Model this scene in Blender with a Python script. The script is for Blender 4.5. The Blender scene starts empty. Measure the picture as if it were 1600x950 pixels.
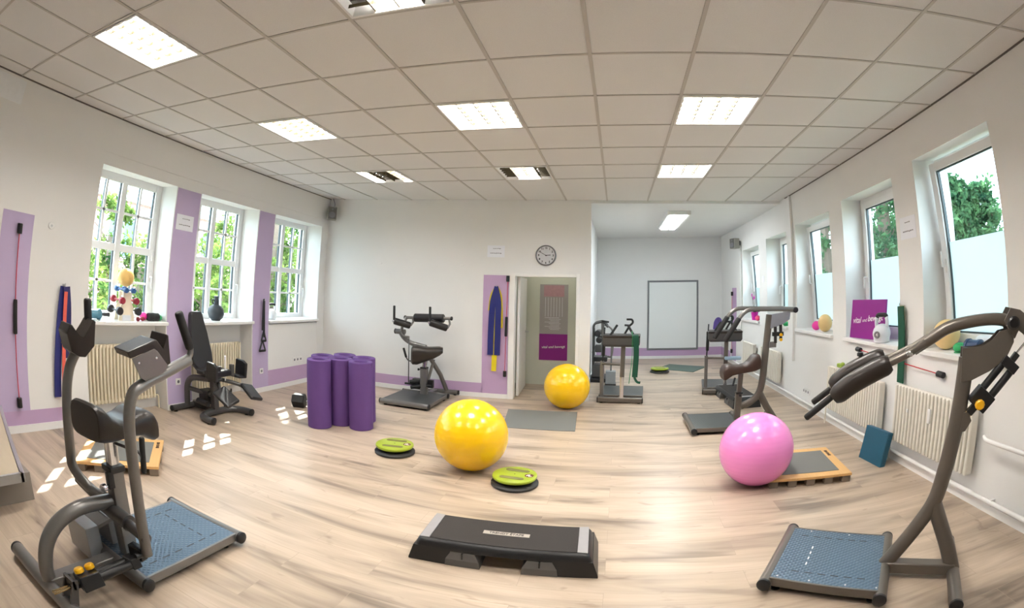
import bpy, bmesh, math, random
from math import sin, cos, pi, radians, atan2, hypot, sqrt
from mathutils import Vector, Matrix, Euler
random.seed(7)
SC = bpy.context.scene
COL = SC.collection

# ------------------------------------------------------------------ camera
HC = 1.6874
YAW, PITCH, ROLL = -0.147876, 0.191566, 0.019914
fw = Vector((sin(YAW)*cos(PITCH), cos(YAW)*cos(PITCH), sin(PITCH)))
rt0 = Vector((cos(YAW), -sin(YAW), 0.0)); up0 = rt0.cross(fw)
rt = rt0*cos(ROLL)+up0*sin(ROLL); up = -rt0*sin(ROLL)+up0*cos(ROLL)
cd = bpy.data.cameras.new('camera'); cam = bpy.data.objects.new('camera', cd); COL.objects.link(cam)
cam.matrix_world = Matrix(((rt.x, up.x, -fw.x, 0), (rt.y, up.y, -fw.y, 0), (rt.z, up.z, -fw.z, HC), (0, 0, 0, 1)))
cd.lens = 14.0; cd.type = 'PANO'; cd.panorama_type = 'FISHEYE_LENS_POLYNOMIAL'
cd.sensor_fit = 'HORIZONTAL'; cd.sensor_width = 36.0
cd.fisheye_fov = radians(200)
S = 1600/36.0
cd.fisheye_polynomial_k0 = 0.0
cd.fisheye_polynomial_k1 = -1.37360356e-03*S
cd.fisheye_polynomial_k2 = 1.84641536e-09*S**2
cd.fisheye_polynomial_k3 = 2.25289920e-11*S**3
cd.fisheye_polynomial_k4 = 1.68549758e-14*S**4
cd.shift_x = -(856.804-800)/1600.0
cd.shift_y = -(475-314.713)/950.0
cd.clip_start = 0.02; cd.clip_end = 300
SC.camera = cam

# ------------------------------------------------------------------ light and exposure
SC.view_settings.view_transform = 'Standard'; SC.view_settings.look = 'None'
SC.view_settings.gamma = 1.0; SC.view_settings.use_curve_mapping = False
SC.view_settings.exposure = 0.80
SKY_RGB, SKY_STRENGTH = (0.74, 0.89, 1.0), 5.6
w = bpy.data.worlds.new('world'); SC.world = w; w.use_nodes = True
w.node_tree.nodes['Background'].inputs[0].default_value = SKY_RGB+(1,)
w.node_tree.nodes['Background'].inputs[1].default_value = SKY_STRENGTH
SUN_STRENGTH, SUN_DIR = 14.0, Vector((1.23, -1.16, -1.8))
sd = bpy.data.lights.new('sun', 'SUN'); sd.energy = SUN_STRENGTH; sd.angle = 0.009; sd.color = (1.0, 0.96, 0.88)
so = bpy.data.objects.new('sun', sd); COL.objects.link(so); so.location = (-9, 9, 10)
so.rotation_euler = SUN_DIR.to_track_quat('-Z', 'Y').to_euler()
LAMP_RGB, LAMP_STRENGTH = (1.0, 0.945, 0.88), 33.0
FAR_LAMP_STRENGTH = 26.0

# ------------------------------------------------------------------ materials
def srgb(r, g, b):
    f = lambda v: (v/255/12.92) if v/255 <= 0.04045 else ((v/255+0.055)/1.055)**2.4
    return (f(r), f(g), f(b))
MATS = {}
def mat(name, rgb, rough=0.5, metal=0.0, var=0.06, scale=20.0, bump=0.0, coat=0.0, spec=0.5, vox=None):
    if name in MATS: return MATS[name]
    m = bpy.data.materials.new(name); m.use_nodes = True; nt = m.node_tree; p = nt.nodes['Principled BSDF']
    p.inputs['Roughness'].default_value = rough; p.inputs['Metallic'].default_value = metal
    p.inputs['Specular IOR Level'].default_value = spec
    p.inputs['Coat Weight'].default_value = coat; p.inputs['Coat Roughness'].default_value = 0.12
    tc = nt.nodes.new('ShaderNodeTexCoord'); mp = nt.nodes.new('ShaderNodeMapping')
    nt.links.new(tc.outputs['Object'], mp.inputs[0])
    if vox: mp.inputs['Scale'].default_value = vox
    nz = nt.nodes.new('ShaderNodeTexNoise'); nz.inputs['Scale'].default_value = scale; nz.inputs['Detail'].default_value = 4
    nt.links.new(mp.outputs[0], nz.inputs['Vector'])
    mx = nt.nodes.new('ShaderNodeMix'); mx.data_type = 'RGBA'
    mx.inputs['A'].default_value = tuple(max(0, c*(1-var)) for c in rgb)+(1,)
    mx.inputs['B'].default_value = tuple(min(1, c*(1+var)) for c in rgb)+(1,)
    nt.links.new(nz.outputs['Fac'], mx.inputs['Factor']); nt.links.new(mx.outputs['Result'], p.inputs['Base Color'])
    if bump:
        b = nt.nodes.new('ShaderNodeBump'); b.inputs['Strength'].default_value = bump; b.inputs['Distance'].default_value = 0.002
        nt.links.new(nz.outputs['Fac'], b.inputs['Height']); nt.links.new(b.outputs[0], p.inputs['Normal'])
    MATS[name] = m; return m
def emit(name, rgb, strength):
    m = bpy.data.materials.new(name); m.use_nodes = True; p = m.node_tree.nodes['Principled BSDF']
    p.inputs['Base Color'].default_value = (0.9, 0.9, 0.9, 1)
    p.inputs['Emission Color'].default_value = rgb+(1,); p.inputs['Emission Strength'].default_value = strength
    return m

WALL = mat('wall_paint', (0.80, 0.80, 0.79), 0.75, var=0.02, scale=3, bump=0.05)
WALL_FAR = mat('far_wall_paint', (0.80, 0.81, 0.81), 0.75, var=0.02, scale=3, bump=0.05)
WHITE = mat('white_paint', (0.83, 0.83, 0.82), 0.4, var=0.015, scale=6)
PVC = mat('white_window_plastic', (0.84, 0.85, 0.86), 0.3, var=0.01)
LILAC = mat('lilac_paint', srgb(188, 172, 206), 0.7, var=0.03, scale=5)
LILAC2 = mat('lilac_paint_deep', srgb(188, 160, 195), 0.7, var=0.03, scale=5)
CEIL = mat('ceiling_tile', (0.72, 0.718, 0.712), 0.9, var=0.09, scale=160, bump=0.4)
GRIDM = mat('ceiling_grid_metal', (0.50, 0.48, 0.45), 0.5, var=0.02)
GAP = mat('dark_gap', (0.16, 0.14, 0.13), 0.8)
STEEL = mat('grey_powder_coat', srgb(124, 122, 120), 0.3, metal=0.55, var=0.05, scale=60)
STEEL_D = mat('dark_grey_powder_coat', srgb(86, 85, 85), 0.36, metal=0.45, var=0.05, scale=60)
CHROME = mat('brushed_chrome', (0.72, 0.72, 0.74), 0.18, metal=1.0, var=0.03)
BRASS = mat('brass_rod', (0.62, 0.50, 0.28), 0.25, metal=1.0, var=0.03)
PAD = mat('dark_brown_upholstery', srgb(38, 31, 27), 0.36, var=0.10, scale=35, bump=0.15)
PADB = mat('charcoal_upholstery', srgb(35, 34, 36), 0.33, var=0.08, scale=35, bump=0.15)
FOAM = mat('black_foam_grip', (0.011, 0.0105, 0.011), 0.6, var=0.15, scale=120, bump=0.2)
BLACK = mat('black_plastic', (0.010, 0.010, 0.011), 0.38, var=0.12, scale=60)
RUBBER = mat('black_rubber', (0.018, 0.018, 0.019), 0.55, var=0.15, scale=90, bump=0.2)
YKNOB = mat('yellow_knob_plastic', srgb(245, 185, 20), 0.35)
RADI = mat('radiator_cream', srgb(224, 214, 190), 0.35, var=0.03, scale=10)
RADI_W = mat('radiator_white', srgb(226, 222, 212), 0.35, var=0.03, scale=10)
YBALL = mat('yellow_vinyl', srgb(250, 198, 4), 0.26, var=0.03, scale=8, coat=0.3)
PBALL = mat('pink_vinyl', srgb(240, 140, 208), 0.26, var=0.03, scale=8, coat=0.3)
PURPLE = mat('purple_foam', srgb(92, 60, 124), 0.7, var=0.05, scale=200, bump=0.25)
LIME = mat('lime_plastic', srgb(150, 168, 46), 0.35, var=0.03)
OLIVE = mat('olive_grip_strip', srgb(110, 108, 62), 0.7, var=0.1, scale=150, bump=0.3)
GREYMAT = mat('grey_mat_foam', srgb(112, 113, 110), 0.8, var=0.06, scale=150, bump=0.3)
GREENMAT = mat('grey_green_mat_foam', srgb(88, 104, 98), 0.8, var=0.06, scale=150, bump=0.3)
WOODP = mat('pale_plywood', srgb(214, 170, 110), 0.5, var=0.10, scale=6, vox=(12, 1, 1))
WOODB = mat('grey_wood_block', srgb(125, 112, 98), 0.7, var=0.15, scale=20)
TEAL = mat('teal_cushion_vinyl', srgb(26, 84, 110), 0.5, var=0.08, scale=60, bump=0.2)
MAGENTA = mat('magenta_print', srgb(142, 24, 138), 0.45, var=0.04, scale=4)
LOGOW = mat('white_print', (0.85, 0.83, 0.85), 0.5)
PAPER = mat('white_paper', (0.84, 0.86, 0.92), 0.6, var=0.02)
INK = mat('grey_ink', (0.18, 0.18, 0.2), 0.7)
LOUVRE = mat('lamp_louvre_bronze', (0.055, 0.042, 0.018), 0.5)
ALU = mat('brushed_aluminium', (0.60, 0.61, 0.62), 0.35, metal=0.8, var=0.05, scale=40)
SPEAKER = mat('grey_speaker_plastic', srgb(150, 148, 140), 0.55, var=0.05)
GRILLE = mat('speaker_grille', srgb(95, 95, 92), 0.6, var=0.3, scale=300)
B_BLUE = mat('blue_latex', srgb(30, 38, 112), 0.5)
B_NAVY = mat('navy_latex', srgb(34, 32, 92), 0.5)
B_RED = mat('coral_latex', srgb(222, 96, 80), 0.5)
B_YEL = mat('yellow_latex', srgb(225, 205, 30), 0.5)
B_GRN = mat('green_latex', srgb(12, 78, 56), 0.5)
RODRED = mat('red_rod', srgb(196, 30, 52), 0.35)
CREAM = mat('beige_vinyl', srgb(232, 200, 140), 0.4, var=0.04)
ORANGE = mat('apricot_vinyl', srgb(232, 190, 112), 0.35, var=0.05)
PINKB = mat('hot_pink_rubber', srgb(245, 60, 170), 0.4)
DB_BLUE = mat('blue_vinyl_weight', srgb(44, 92, 150), 0.4)
DB_RED = mat('red_vinyl_weight', srgb(150, 40, 58), 0.4)
DB_BLK = mat('black_vinyl_weight', srgb(40, 40, 46), 0.4)
DB_TEAL = mat('teal_vinyl_weight', srgb(70, 120, 140), 0.35)
RACK = mat('ivory_rack_plastic', srgb(238, 228, 205), 0.45)
KB_W = mat('white_vinyl_kettlebell', srgb(225, 230, 236), 0.35)
KB_B = mat('charcoal_kettlebell', srgb(48, 56, 64), 0.45)
GREENR = mat('green_rubber', srgb(30, 160, 90), 0.45)
LEAF_D = mat('orchid_leaf', srgb(58, 84, 60), 0.4)
STONE = mat('platform_laminate', srgb(196, 182, 160), 0.5, var=0.08, scale=5, vox=(1, 6, 1))
STONE2 = mat('platform_front', srgb(140, 132, 124), 0.6, var=0.1, scale=5, vox=(6, 1, 1))
CLOCKF = mat('clock_face', srgb(205, 206, 210), 0.4)
POSTER_G = mat('poster_grey', srgb(172, 168, 170), 0.5, var=0.04, scale=9)
POSTER_R = mat('poster_rose', srgb(190, 150, 158), 0.5, var=0.15, scale=25)
CORR = mat('corridor_paint', srgb(216, 220, 208), 0.8, var=0.02, scale=3)
BROWNSTEEL = mat('brown_grey_powder_coat', srgb(108, 102, 95), 0.34, metal=0.45, var=0.05, scale=60)
LAMP_OFF = mat('lamp_reflector', (0.30, 0.29, 0.28), 0.25, metal=0.8, var=0.1)
LAMP_ON = emit('lamp_tube_lit', LAMP_RGB, LAMP_STRENGTH)
LAMP_FAR = emit('far_lamp_tube_lit', (0.93, 0.98, 1.0), FAR_LAMP_STRENGTH)

def plate_material(name, rgb, bump=0.9):
    m = mat(name, rgb, 0.32, metal=0.55, var=0.05, scale=40)
    nt = m.node_tree; p = nt.nodes['Principled BSDF']
    tc = nt.nodes.new('ShaderNodeTexCoord'); 
    def wave(rot, off):
        mp = nt.nodes.new('ShaderNodeMapping'); mp.inputs['Rotation'].default_value = (0, 0, rot); mp.inputs['Location'].default_value = (off, 0, 0)
        nt.links.new(tc.outputs['Object'], mp.inputs[0])
        wv = nt.nodes.new('ShaderNodeTexWave'); wv.inputs['Scale'].default_value = 13; nt.links.new(mp.outputs[0], wv.inputs['Vector']); return wv
    a, b = wave(radians(45), 0), wave(radians(-45), 0.01)
    mm = nt.nodes.new('ShaderNodeMath'); mm.operation = 'MULTIPLY'
    nt.links.new(a.outputs['Fac'], mm.inputs[0]); nt.links.new(b.outputs['Fac'], mm.inputs[1])
    bp = nt.nodes.new('ShaderNodeBump'); bp.inputs['Strength'].default_value = bump; bp.inputs['Distance'].default_value = 0.003
    nt.links.new(mm.outputs[0], bp.inputs['Height']); nt.links.new(bp.outputs[0], p.inputs['Normal'])
    return m
PLATE = plate_material('checker_plate', srgb(94, 114, 132))  # blue of the reflected sky is mixed into the base colour
PLATE_D = plate_material('dark_checker_plate', srgb(84, 88, 88), 0.5)

def floor_material(name, light, mid, dark):
    m = bpy.data.materials.new(name); m.use_nodes = True; nt = m.node_tree; p = nt.nodes['Principled BSDF']
    N = nt.nodes.new; L = nt.links.new
    tc = N('ShaderNodeTexCoord')
    br = N('ShaderNodeTexBrick'); br.inputs['Scale'].default_value = 1.0
    br.inputs['Brick Width'].default_value = 1.28; br.inputs['Row Height'].default_value = 0.19
    br.inputs['Mortar Size'].default_value = 0.0012; br.inputs['Mortar Smooth'].default_value = 0.3; br.offset = 0.37; br.offset_frequency = 2
    br.inputs['Color1'].default_value = (0.2, 0.2, 0.2, 1); br.inputs['Color2'].default_value = (0.9, 0.9, 0.9, 1); br.inputs['Mortar'].default_value = (0.5, 0.5, 0.5, 1)
    L(tc.outputs['Object'], br.inputs['Vector'])
    # grain shifted per plank
    sep = N('ShaderNodeSeparateXYZ'); L(tc.outputs['Object'], sep.inputs[0])
    bw = N('ShaderNodeRGBToBW'); L(br.outputs['Color'], bw.inputs[0])
    sh = N('ShaderNodeMath'); sh.operation = 'MULTIPLY_ADD'; L(bw.outputs[0], sh.inputs[0]); sh.inputs[1].default_value = 0.9; L(sep.outputs['X'], sh.inputs[2])
    cb = N('ShaderNodeCombineXYZ'); L(sh.outputs[0], cb.inputs['X']); L(sep.outputs['Y'], cb.inputs['Y']); 
    zz = N('ShaderNodeMath'); zz.operation = 'MULTIPLY'; L(bw.outputs[0], zz.inputs[0]); zz.inputs[1].default_value = 0.25; L(zz.outputs[0], cb.inputs['Z'])
    def noise(sx, sy, detail, dist, rough=0.55):
        mp = N('ShaderNodeMapping'); mp.inputs['Scale'].default_value = (sx, sy, 1); L(cb.outputs[0], mp.inputs[0])
        nz = N('ShaderNodeTexNoise'); nz.inputs['Scale'].default_value = 1; nz.inputs['Detail'].default_value = detail
        nz.inputs['Distortion'].default_value = dist; nz.inputs['Roughness'].default_value = rough; L(mp.outputs[0], nz.inputs['Vector']); return nz
    big = noise(0.7, 4.6, 3, 0.8); fine = noise(2.5, 70.0, 4, 0.2); knots = noise(3.0, 7.0, 2, 1.2)
    r1 = N('ShaderNodeValToRGB'); L(big.outputs['Fac'], r1.inputs[0])
    r1.color_ramp.elements[0].position = 0.27; r1.color_ramp.elements[0].color = dark+(1,)
    r1.color_ramp.elements[1].position = 0.64; r1.color_ramp.elements[1].color = light+(1,)
    e = r1.color_ramp.elements.new(0.44); e.color = mid+(1,)
    mx = N('ShaderNodeMix'); mx.data_type = 'RGBA'; mx.blend_type = 'MULTIPLY'; mx.inputs['Factor'].default_value = 0.16
    L(r1.outputs[0], mx.inputs['A'])
    r2 = N('ShaderNodeValToRGB'); L(fine.outputs['Fac'], r2.inputs[0]); r2.color_ramp.elements[0].position = 0.3; r2.color_ramp.elements[0].color = (0.45, 0.42, 0.4, 1); r2.color_ramp.elements[1].position = 0.6
    L(r2.outputs[0], mx.inputs['B'])
    r3 = N('ShaderNodeValToRGB'); L(knots.outputs['Fac'], r3.inputs[0]); r3.color_ramp.elements[0].position = 0.24; r3.color_ramp.elements[0].color = (0.55, 0.5, 0.46, 1); r3.color_ramp.elements[1].position = 0.36
    mk = N('ShaderNodeMix'); mk.data_type = 'RGBA'; mk.blend_type = 'MULTIPLY'; mk.inputs['Factor'].default_value = 0.7
    L(mx.outputs['Result'], mk.inputs['A']); L(r3.outputs[0], mk.inputs['B'])
    # plank to plank tone and joints
    ton = N('ShaderNodeMix'); ton.data_type = 'RGBA'; ton.blend_type = 'MULTIPLY'; ton.inputs['Factor'].default_value = 1
    rr = N('ShaderNodeMapRange'); L(bw.outputs[0], rr.inputs[0]); rr.inputs['To Min'].default_value = 0.95; rr.inputs['To Max'].default_value = 1.02
    L(mk.outputs['Result'], ton.inputs['A']); L(rr.outputs[0], ton.inputs['B'])
    jn = N('ShaderNodeMix'); jn.data_type = 'RGBA'; L(br.outputs['Fac'], jn.inputs['Factor']); L(ton.outputs['Result'], jn.inputs['A']); jn.inputs['B'].default_value = tuple(c*0.8 for c in mid)+(1,)
    L(jn.outputs['Result'], p.inputs['Base Color'])
    p.inputs['Roughness'].default_value = 0.34; p.inputs['Specular IOR Level'].default_value = 0.5
    bp = N('ShaderNodeBump'); bp.inputs['Strength'].default_value = 0.12; bp.inputs['Distance'].default_value = 0.002; L(fine.outputs['Fac'], bp.inputs['Height']); L(bp.outputs[0], p.inputs['Normal'])
    return m
FLOOR = floor_material('oak_laminate', (0.56, 0.455, 0.355), (0.42, 0.335, 0.255), (0.18, 0.14, 0.108))

def glass_material(name, tint, refl):
    m = bpy.data.materials.new(name); m.use_nodes = True; nt = m.node_tree; nt.nodes.clear()
    o = nt.nodes.new('ShaderNodeOutputMaterial'); mx = nt.nodes.new('ShaderNodeMixShader')
    t = nt.nodes.new('ShaderNodeBsdfTransparent'); t.inputs[0].default_value = tint+(1,)
    g = nt.nodes.new('ShaderNodeBsdfGlossy'); g.inputs['Roughness'].default_value = 0.02
    fr = nt.nodes.new('ShaderNodeMapRange'); lw = nt.nodes.new('ShaderNodeLayerWeight'); lw.inputs[0].default_value = 0.5
    pw = nt.nodes.new('ShaderNodeMath'); pw.operation = 'POWER'; pw.inputs[1].default_value = 4.0; nt.links.new(lw.outputs['Facing'], pw.inputs[0]); nt.links.new(pw.outputs[0], fr.inputs[0]); fr.inputs['To Min'].default_value = 0.03; fr.inputs['To Max'].default_value = 0.45
    nt.links.new(fr.outputs[0], mx.inputs[0]); nt.links.new(t.outputs[0], mx.inputs[1]); nt.links.new(g.outputs[0], mx.inputs[2]); nt.links.new(mx.outputs[0], o.inputs[0])
    return m
GLASS = glass_material('window_glass', (0.96, 0.99, 1.0), 1.35)
def frost_material():
    m = bpy.data.materials.new('frosted_glass'); m.use_nodes = True; nt = m.node_tree; nt.nodes.clear()
    o = nt.nodes.new('ShaderNodeOutputMaterial'); mx = nt.nodes.new('ShaderNodeMixShader'); mx.inputs[0].default_value = 0.12
    t = nt.nodes.new('ShaderNodeBsdfTranslucent'); t.inputs[0].default_value = (0.48, 0.53, 0.53, 1)
    d = nt.nodes.new('ShaderNodeBsdfPrincipled'); d.inputs['Base Color'].default_value = (0.9, 0.97, 0.97, 1); d.inputs['Roughness'].default_value = 0.4
    nt.links.new(t.outputs[0], mx.inputs[1]); nt.links.new(d.outputs[0], mx.inputs[2]); nt.links.new(mx.outputs[0], o.inputs[0])
    return m
FROST = frost_material()
def leaf_material(name, a, b):
    m = bpy.data.materials.new(name); m.use_nodes = True; nt = m.node_tree; nt.nodes.clear()
    o = nt.nodes.new('ShaderNodeOutputMaterial'); mx = nt.nodes.new('ShaderNodeMixShader'); mx.inputs[0].default_value = 0.5
    d = nt.nodes.new('ShaderNodeBsdfDiffuse'); t = nt.nodes.new('ShaderNodeBsdfTranslucent')
    tc = nt.nodes.new('ShaderNodeTexCoord'); nz = nt.nodes.new('ShaderNodeTexNoise'); nz.inputs['Scale'].default_value = 2.2; nz.inputs['Detail'].default_value = 6
    nt.links.new(tc.outputs['Object'], nz.inputs['Vector'])
    r = nt.nodes.new('ShaderNodeValToRGB'); r.color_ramp.elements[0].position = 0.35; r.color_ramp.elements[0].color = a+(1,); r.color_ramp.elements[1].position = 0.65; r.color_ramp.elements[1].color = b+(1,)
    nt.links.new(nz.outputs['Fac'], r.inputs[0]); nt.links.new(r.outputs[0], d.inputs[0]); nt.links.new(r.outputs[0], t.inputs[0])
    nt.links.new(d.outputs[0], mx.inputs[1]); nt.links.new(t.outputs[0], mx.inputs[2]); nt.links.new(mx.outputs[0], o.inputs[0])
    return m
LEAF_L = leaf_material('sunlit_leaves', (0.02, 0.07, 0.015), (0.26, 0.36, 0.09))
LEAF_R = leaf_material('deep_green_leaves', (0.014, 0.06, 0.035), (0.13, 0.26, 0.11))
BARK = mat('bark', (0.16, 0.12, 0.09), 0.9, var=0.3, scale=12, bump=0.6)
LAWN = mat('lawn', (0.13, 0.15, 0.09), 0.9, var=0.4, scale=6, bump=0.5)
def brick_material():
    m = bpy.data.materials.new('pink_brick'); m.use_nodes = True; nt = m.node_tree; p = nt.nodes['Principled BSDF']
    tc = nt.nodes.new('ShaderNodeTexCoord'); mp = nt.nodes.new('ShaderNodeMapping'); mp.inputs['Rotation'].default_value = (radians(90), 0, radians(90))
    sep = nt.nodes.new('ShaderNodeSeparateXYZ'); cb = nt.nodes.new('ShaderNodeCombineXYZ'); nt.links.new(tc.outputs['Object'], sep.inputs[0])
    nt.links.new(sep.outputs['Y'], cb.inputs['X']); nt.links.new(sep.outputs['Z'], cb.inputs['Y'])
    b = nt.nodes.new('ShaderNodeTexBrick'); b.inputs['Scale'].default_value = 1; b.inputs['Brick Width'].default_value = 0.25; b.inputs['Row Height'].default_value = 0.08; b.inputs['Mortar Size'].default_value = 0.008
    b.inputs['Color1'].default_value = (0.55, 0.27, 0.25, 1); b.inputs['Color2'].default_value = (0.72, 0.36, 0.32, 1); b.inputs['Mortar'].default_value = (0.6, 0.5, 0.46, 1)
    nt.links.new(cb.outputs[0], b.inputs['Vector']); nt.links.new(b.outputs['Color'], p.inputs['Base Color']); p.inputs['Roughness'].default_value = 0.9
    return m
BRICK = brick_material()

# ------------------------------------------------------------------ builders
WM = {}
def rootof(o):
    while o.parent: o = o.parent
    return o
class MB:
    def __init__(s, frame=None):
        s.bm = bmesh.new(); s.M = frame.copy() if frame else Matrix.Identity(4); s.mi = 0
    def _fin(s, verts, faces, smooth=False, mi=None):
        for v in verts: v.co = s.M @ v.co
        for f in faces: f.material_index = s.mi if mi is None else mi; f.smooth = smooth
    def raw(s, vs, fs, smooth=False, mi=None):
        V = [s.bm.verts.new(v) for v in vs]; F = []
        for f in fs:
            try: F.append(s.bm.faces.new([V[i] for i in f]))
            except ValueError: pass
        s._fin(V, F, smooth, mi); return V
    def box(s, c, d, rot=None, bev=0.0, mi=None):
        n0 = len(s.bm.faces); R = rot if rot is not None else Matrix.Identity(3)
        hx, hy, hz = d[0]/2, d[1]/2, d[2]/2; c = Vector(c)
        vs = [c + R @ Vector((x*hx, y*hy, z*hz)) for x in (-1, 1) for y in (-1, 1) for z in (-1, 1)]
        fs = [(0, 1, 3, 2), (4, 6, 7, 5), (0, 4, 5, 1), (2, 3, 7, 6), (0, 2, 6, 4), (1, 5, 7, 3)]
        V = s.raw(vs, fs, False, mi)
        if bev > 0:
            b = min(bev, 0.49*min(d))
            ed = set(e for v in V for e in v.link_edges)
            r = bmesh.ops.bevel(s.bm, geom=list(ed), offset=b, segments=3, profile=0.5, affect='EDGES')
            for f in r['faces']: f.smooth = True; f.material_index = s.mi if mi is None else mi
        return s
    def b2(s, lo, hi, bev=0.0, mi=None):
        return s.box([(a+b)/2 for a, b in zip(lo, hi)], [abs(b-a) for a, b in zip(lo, hi)], None, bev, mi)
    def sweep(s, pts, sec, up=None, cap=True, smooth=True, scale=None, mi=None, closed_sec=True):
        P = [Vector(p) for p in pts]; n = len(P); rings = []
        t = [(P[min(i+1, n-1)]-P[max(i-1, 0)]).normalized() for i in range(n)]
        if up is None:
            up = Vector((0, 0, 1)) if abs(t[0].z) < 0.9 else Vector((0, 1, 0))
        u = Vector(up); u = (u - t[0]*u.dot(t[0])).normalized()
        for i in range(n):
            u = (u - t[i]*u.dot(t[i])).normalized(); sd_ = t[i].cross(u)
            k = 1.0 if scale is None else scale[i]
            rings.append([s.bm.verts.new(P[i] + sd_*(a*k) + u*(b*k)) for a, b in sec])
        m = len(sec); F = []
        for i in range(n-1):
            for j in range(m if closed_sec else m-1):
                F.append(s.bm.faces.new((rings[i][j], rings[i][(j+1) % m], rings[i+1][(j+1) % m], rings[i+1][j])))
        s._fin([v for r in rings for v in r], F, smooth, mi)
        if cap and closed_sec:
            for r in (rings[0][::-1], rings[-1]):
                f = s.bm.faces.new(r); f.material_index = s.mi if mi is None else mi
        return s
    def tube(s, pts, r, seg=14, cap=True, mi=None, scale=None):
        return s.sweep(pts, [(r*cos(2*pi*k/seg), r*sin(2*pi*k/seg)) for k in range(seg)], None, cap, True, scale, mi)
    def capsule(s, a, b, r, seg=16, mi=None, rr=None):
        a, b = Vector(a), Vector(b); d = (b-a).normalized(); e = rr if rr else r*0.6
        pts = [a, a+d*e*0.12, a+d*e*0.45, a+d*e, b-d*e, b-d*e*0.45, b-d*e*0.12, b]
        return s.tube(pts, r, seg, True, mi, [0.55, 0.78, 0.94, 1, 1, 0.94, 0.78, 0.55])
    def lathe(s, prof, c=(0, 0, 0), R=None, seg=32, mi=None, sharp=False):
        c = Vector(c); R = R if R is not None else Matrix.Identity(3); rings = []; verts = []; F = []
        for r, z in prof:
            if r < 1e-6:
                v = s.bm.verts.new(c + R @ Vector((0, 0, z))); rings.append([v]); verts.append(v)
            else:
                q = [s.bm.verts.new(c + R @ Vector((r*cos(2*pi*k/seg), r*sin(2*pi*k/seg), z))) for k in range(seg)]; rings.append(q); verts += q
        for i in range(len(rings)-1):
            a, b = rings[i], rings[i+1]
            for k in range(seg):
                k2 = (k+1) % seg
                if len(a) == 1 and len(b) > 1: F.append(s.bm.faces.new((a[0], b[k], b[k2])))
                elif len(b) == 1 and len(a) > 1: F.append(s.bm.faces.new((a[k], a[k2], b[0])))
                elif len(a) > 1: F.append(s.bm.faces.new((a[k], a[k2], b[k2], b[k])))
        s._fin(verts, F, True, mi); return s
    def ball(s, c, r, sc=(1, 1, 1), seg=32, mi=None):
        n = seg//2
        prof = [(r*sin(pi*i/n) if 0 < i < n else 0, -r*cos(pi*i/n)) for i in range(n+1)]
        return s.lathe(prof, c, Matrix.Diagonal(sc), seg, mi)
    def prism(s, pts, ext, mi=None, bev=0.0):
        P = [Vector(p) for p in pts]; e = Vector(ext); n = len(P)
        fs = [tuple(range(n-1, -1, -1)), tuple(range(n, 2*n))]+[(i, (i+1) % n, n+(i+1) % n, n+i) for i in range(n)]
        V = s.raw(P+[p+e for p in P], fs, False, mi)
        if bev:
            ed = set(x for v in V for x in v.link_edges)
            r = bmesh.ops.bevel(s.bm, geom=list(ed), offset=bev, segments=2, profile=0.5, affect='EDGES')
            for f in r['faces']: f.smooth = True; f.material_index = s.mi if mi is None else mi
        return s
    def loft(s, rings, cap=True, smooth=True, mi=None):
        RV = [[s.bm.verts.new(Vector(p)) for p in r] for r in rings]; m = len(RV[0]); F = []
        for i in range(len(RV)-1):
            for j in range(m): F.append(s.bm.faces.new((RV[i][j], RV[i][(j+1) % m], RV[i+1][(j+1) % m], RV[i+1][j])))
        s._fin([v for r in RV for v in r], F, smooth, mi)
        if cap:
            for r in (RV[0][::-1], RV[-1]):
                f = s.bm.faces.new(r); f.smooth = False; f.material_index = s.mi if mi is None else mi
        return s
    def text(s, body, size, frame, ext=0.0008, mi=None, bold=0.0, shear=0.0):
        cu = bpy.data.curves.new('t', 'FONT'); cu.body = body; cu.size = size; cu.extrude = ext; cu.align_x = 'CENTER'; cu.align_y = 'CENTER'; cu.resolution_u = 3; cu.offset = bold; cu.shear = shear
        ob = bpy.data.objects.new('t', cu); COL.objects.link(ob)
        me = bpy.data.meshes.new_from_object(ob)
        n0 = len(s.bm.verts); f0 = len(s.bm.faces); s.bm.from_mesh(me); s.bm.verts.ensure_lookup_table(); s.bm.faces.ensure_lookup_table()
        for v in s.bm.verts[n0:]: v.co = s.M @ (frame @ v.co)
        for f in s.bm.faces[f0:]: f.material_index = s.mi if mi is None else mi
        bpy.data.objects.remove(ob); bpy.data.curves.remove(cu); bpy.data.meshes.remove(me); return s
    def build(s, name, mats, parent=None, origin=None, angle=38):
        bm = s.bm; bmesh.ops.recalc_face_normals(bm, faces=bm.faces)
        for e in bm.edges:
            if len(e.link_faces) == 2 and e.calc_face_angle(0) > radians(angle): e.smooth = False
        if parent is not None: bm.transform(WM[rootof(parent)].inverted())
        elif origin is not None: bm.transform(Matrix.Translation(-Vector(origin)))
        me = bpy.data.meshes.new(name); bm.to_mesh(me); bm.free()
        for m in (mats if isinstance(mats, (list, tuple)) else [mats]): me.materials.append(m)
        o = bpy.data.objects.new(name, me); COL.objects.link(o)
        if parent is not None: o.parent = parent
        elif origin is not None: o.location = origin
        WM[o] = Matrix.Translation(Vector(origin)) if origin is not None else Matrix.Identity(4)
        return o
def tag(o, label=None, cat=None, group=None, kind=None):
    for k, v in (('label', label), ('category', cat), ('group', group), ('kind', kind)):
        if v: o[k] = v
    return o
def thing(name, label, cat, loc=(0, 0, 0), rz=0.0, group=None, kind=None):
    o = bpy.data.objects.new(name, None); COL.objects.link(o); o.empty_display_size = 0.1
    o.location = loc; o.rotation_euler = (0, 0, rz)
    WM[o] = Matrix.Translation(Vector(loc)) @ Matrix.Rotation(rz, 4, 'Z')
    return tag(o, label, cat, group, kind)
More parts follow.
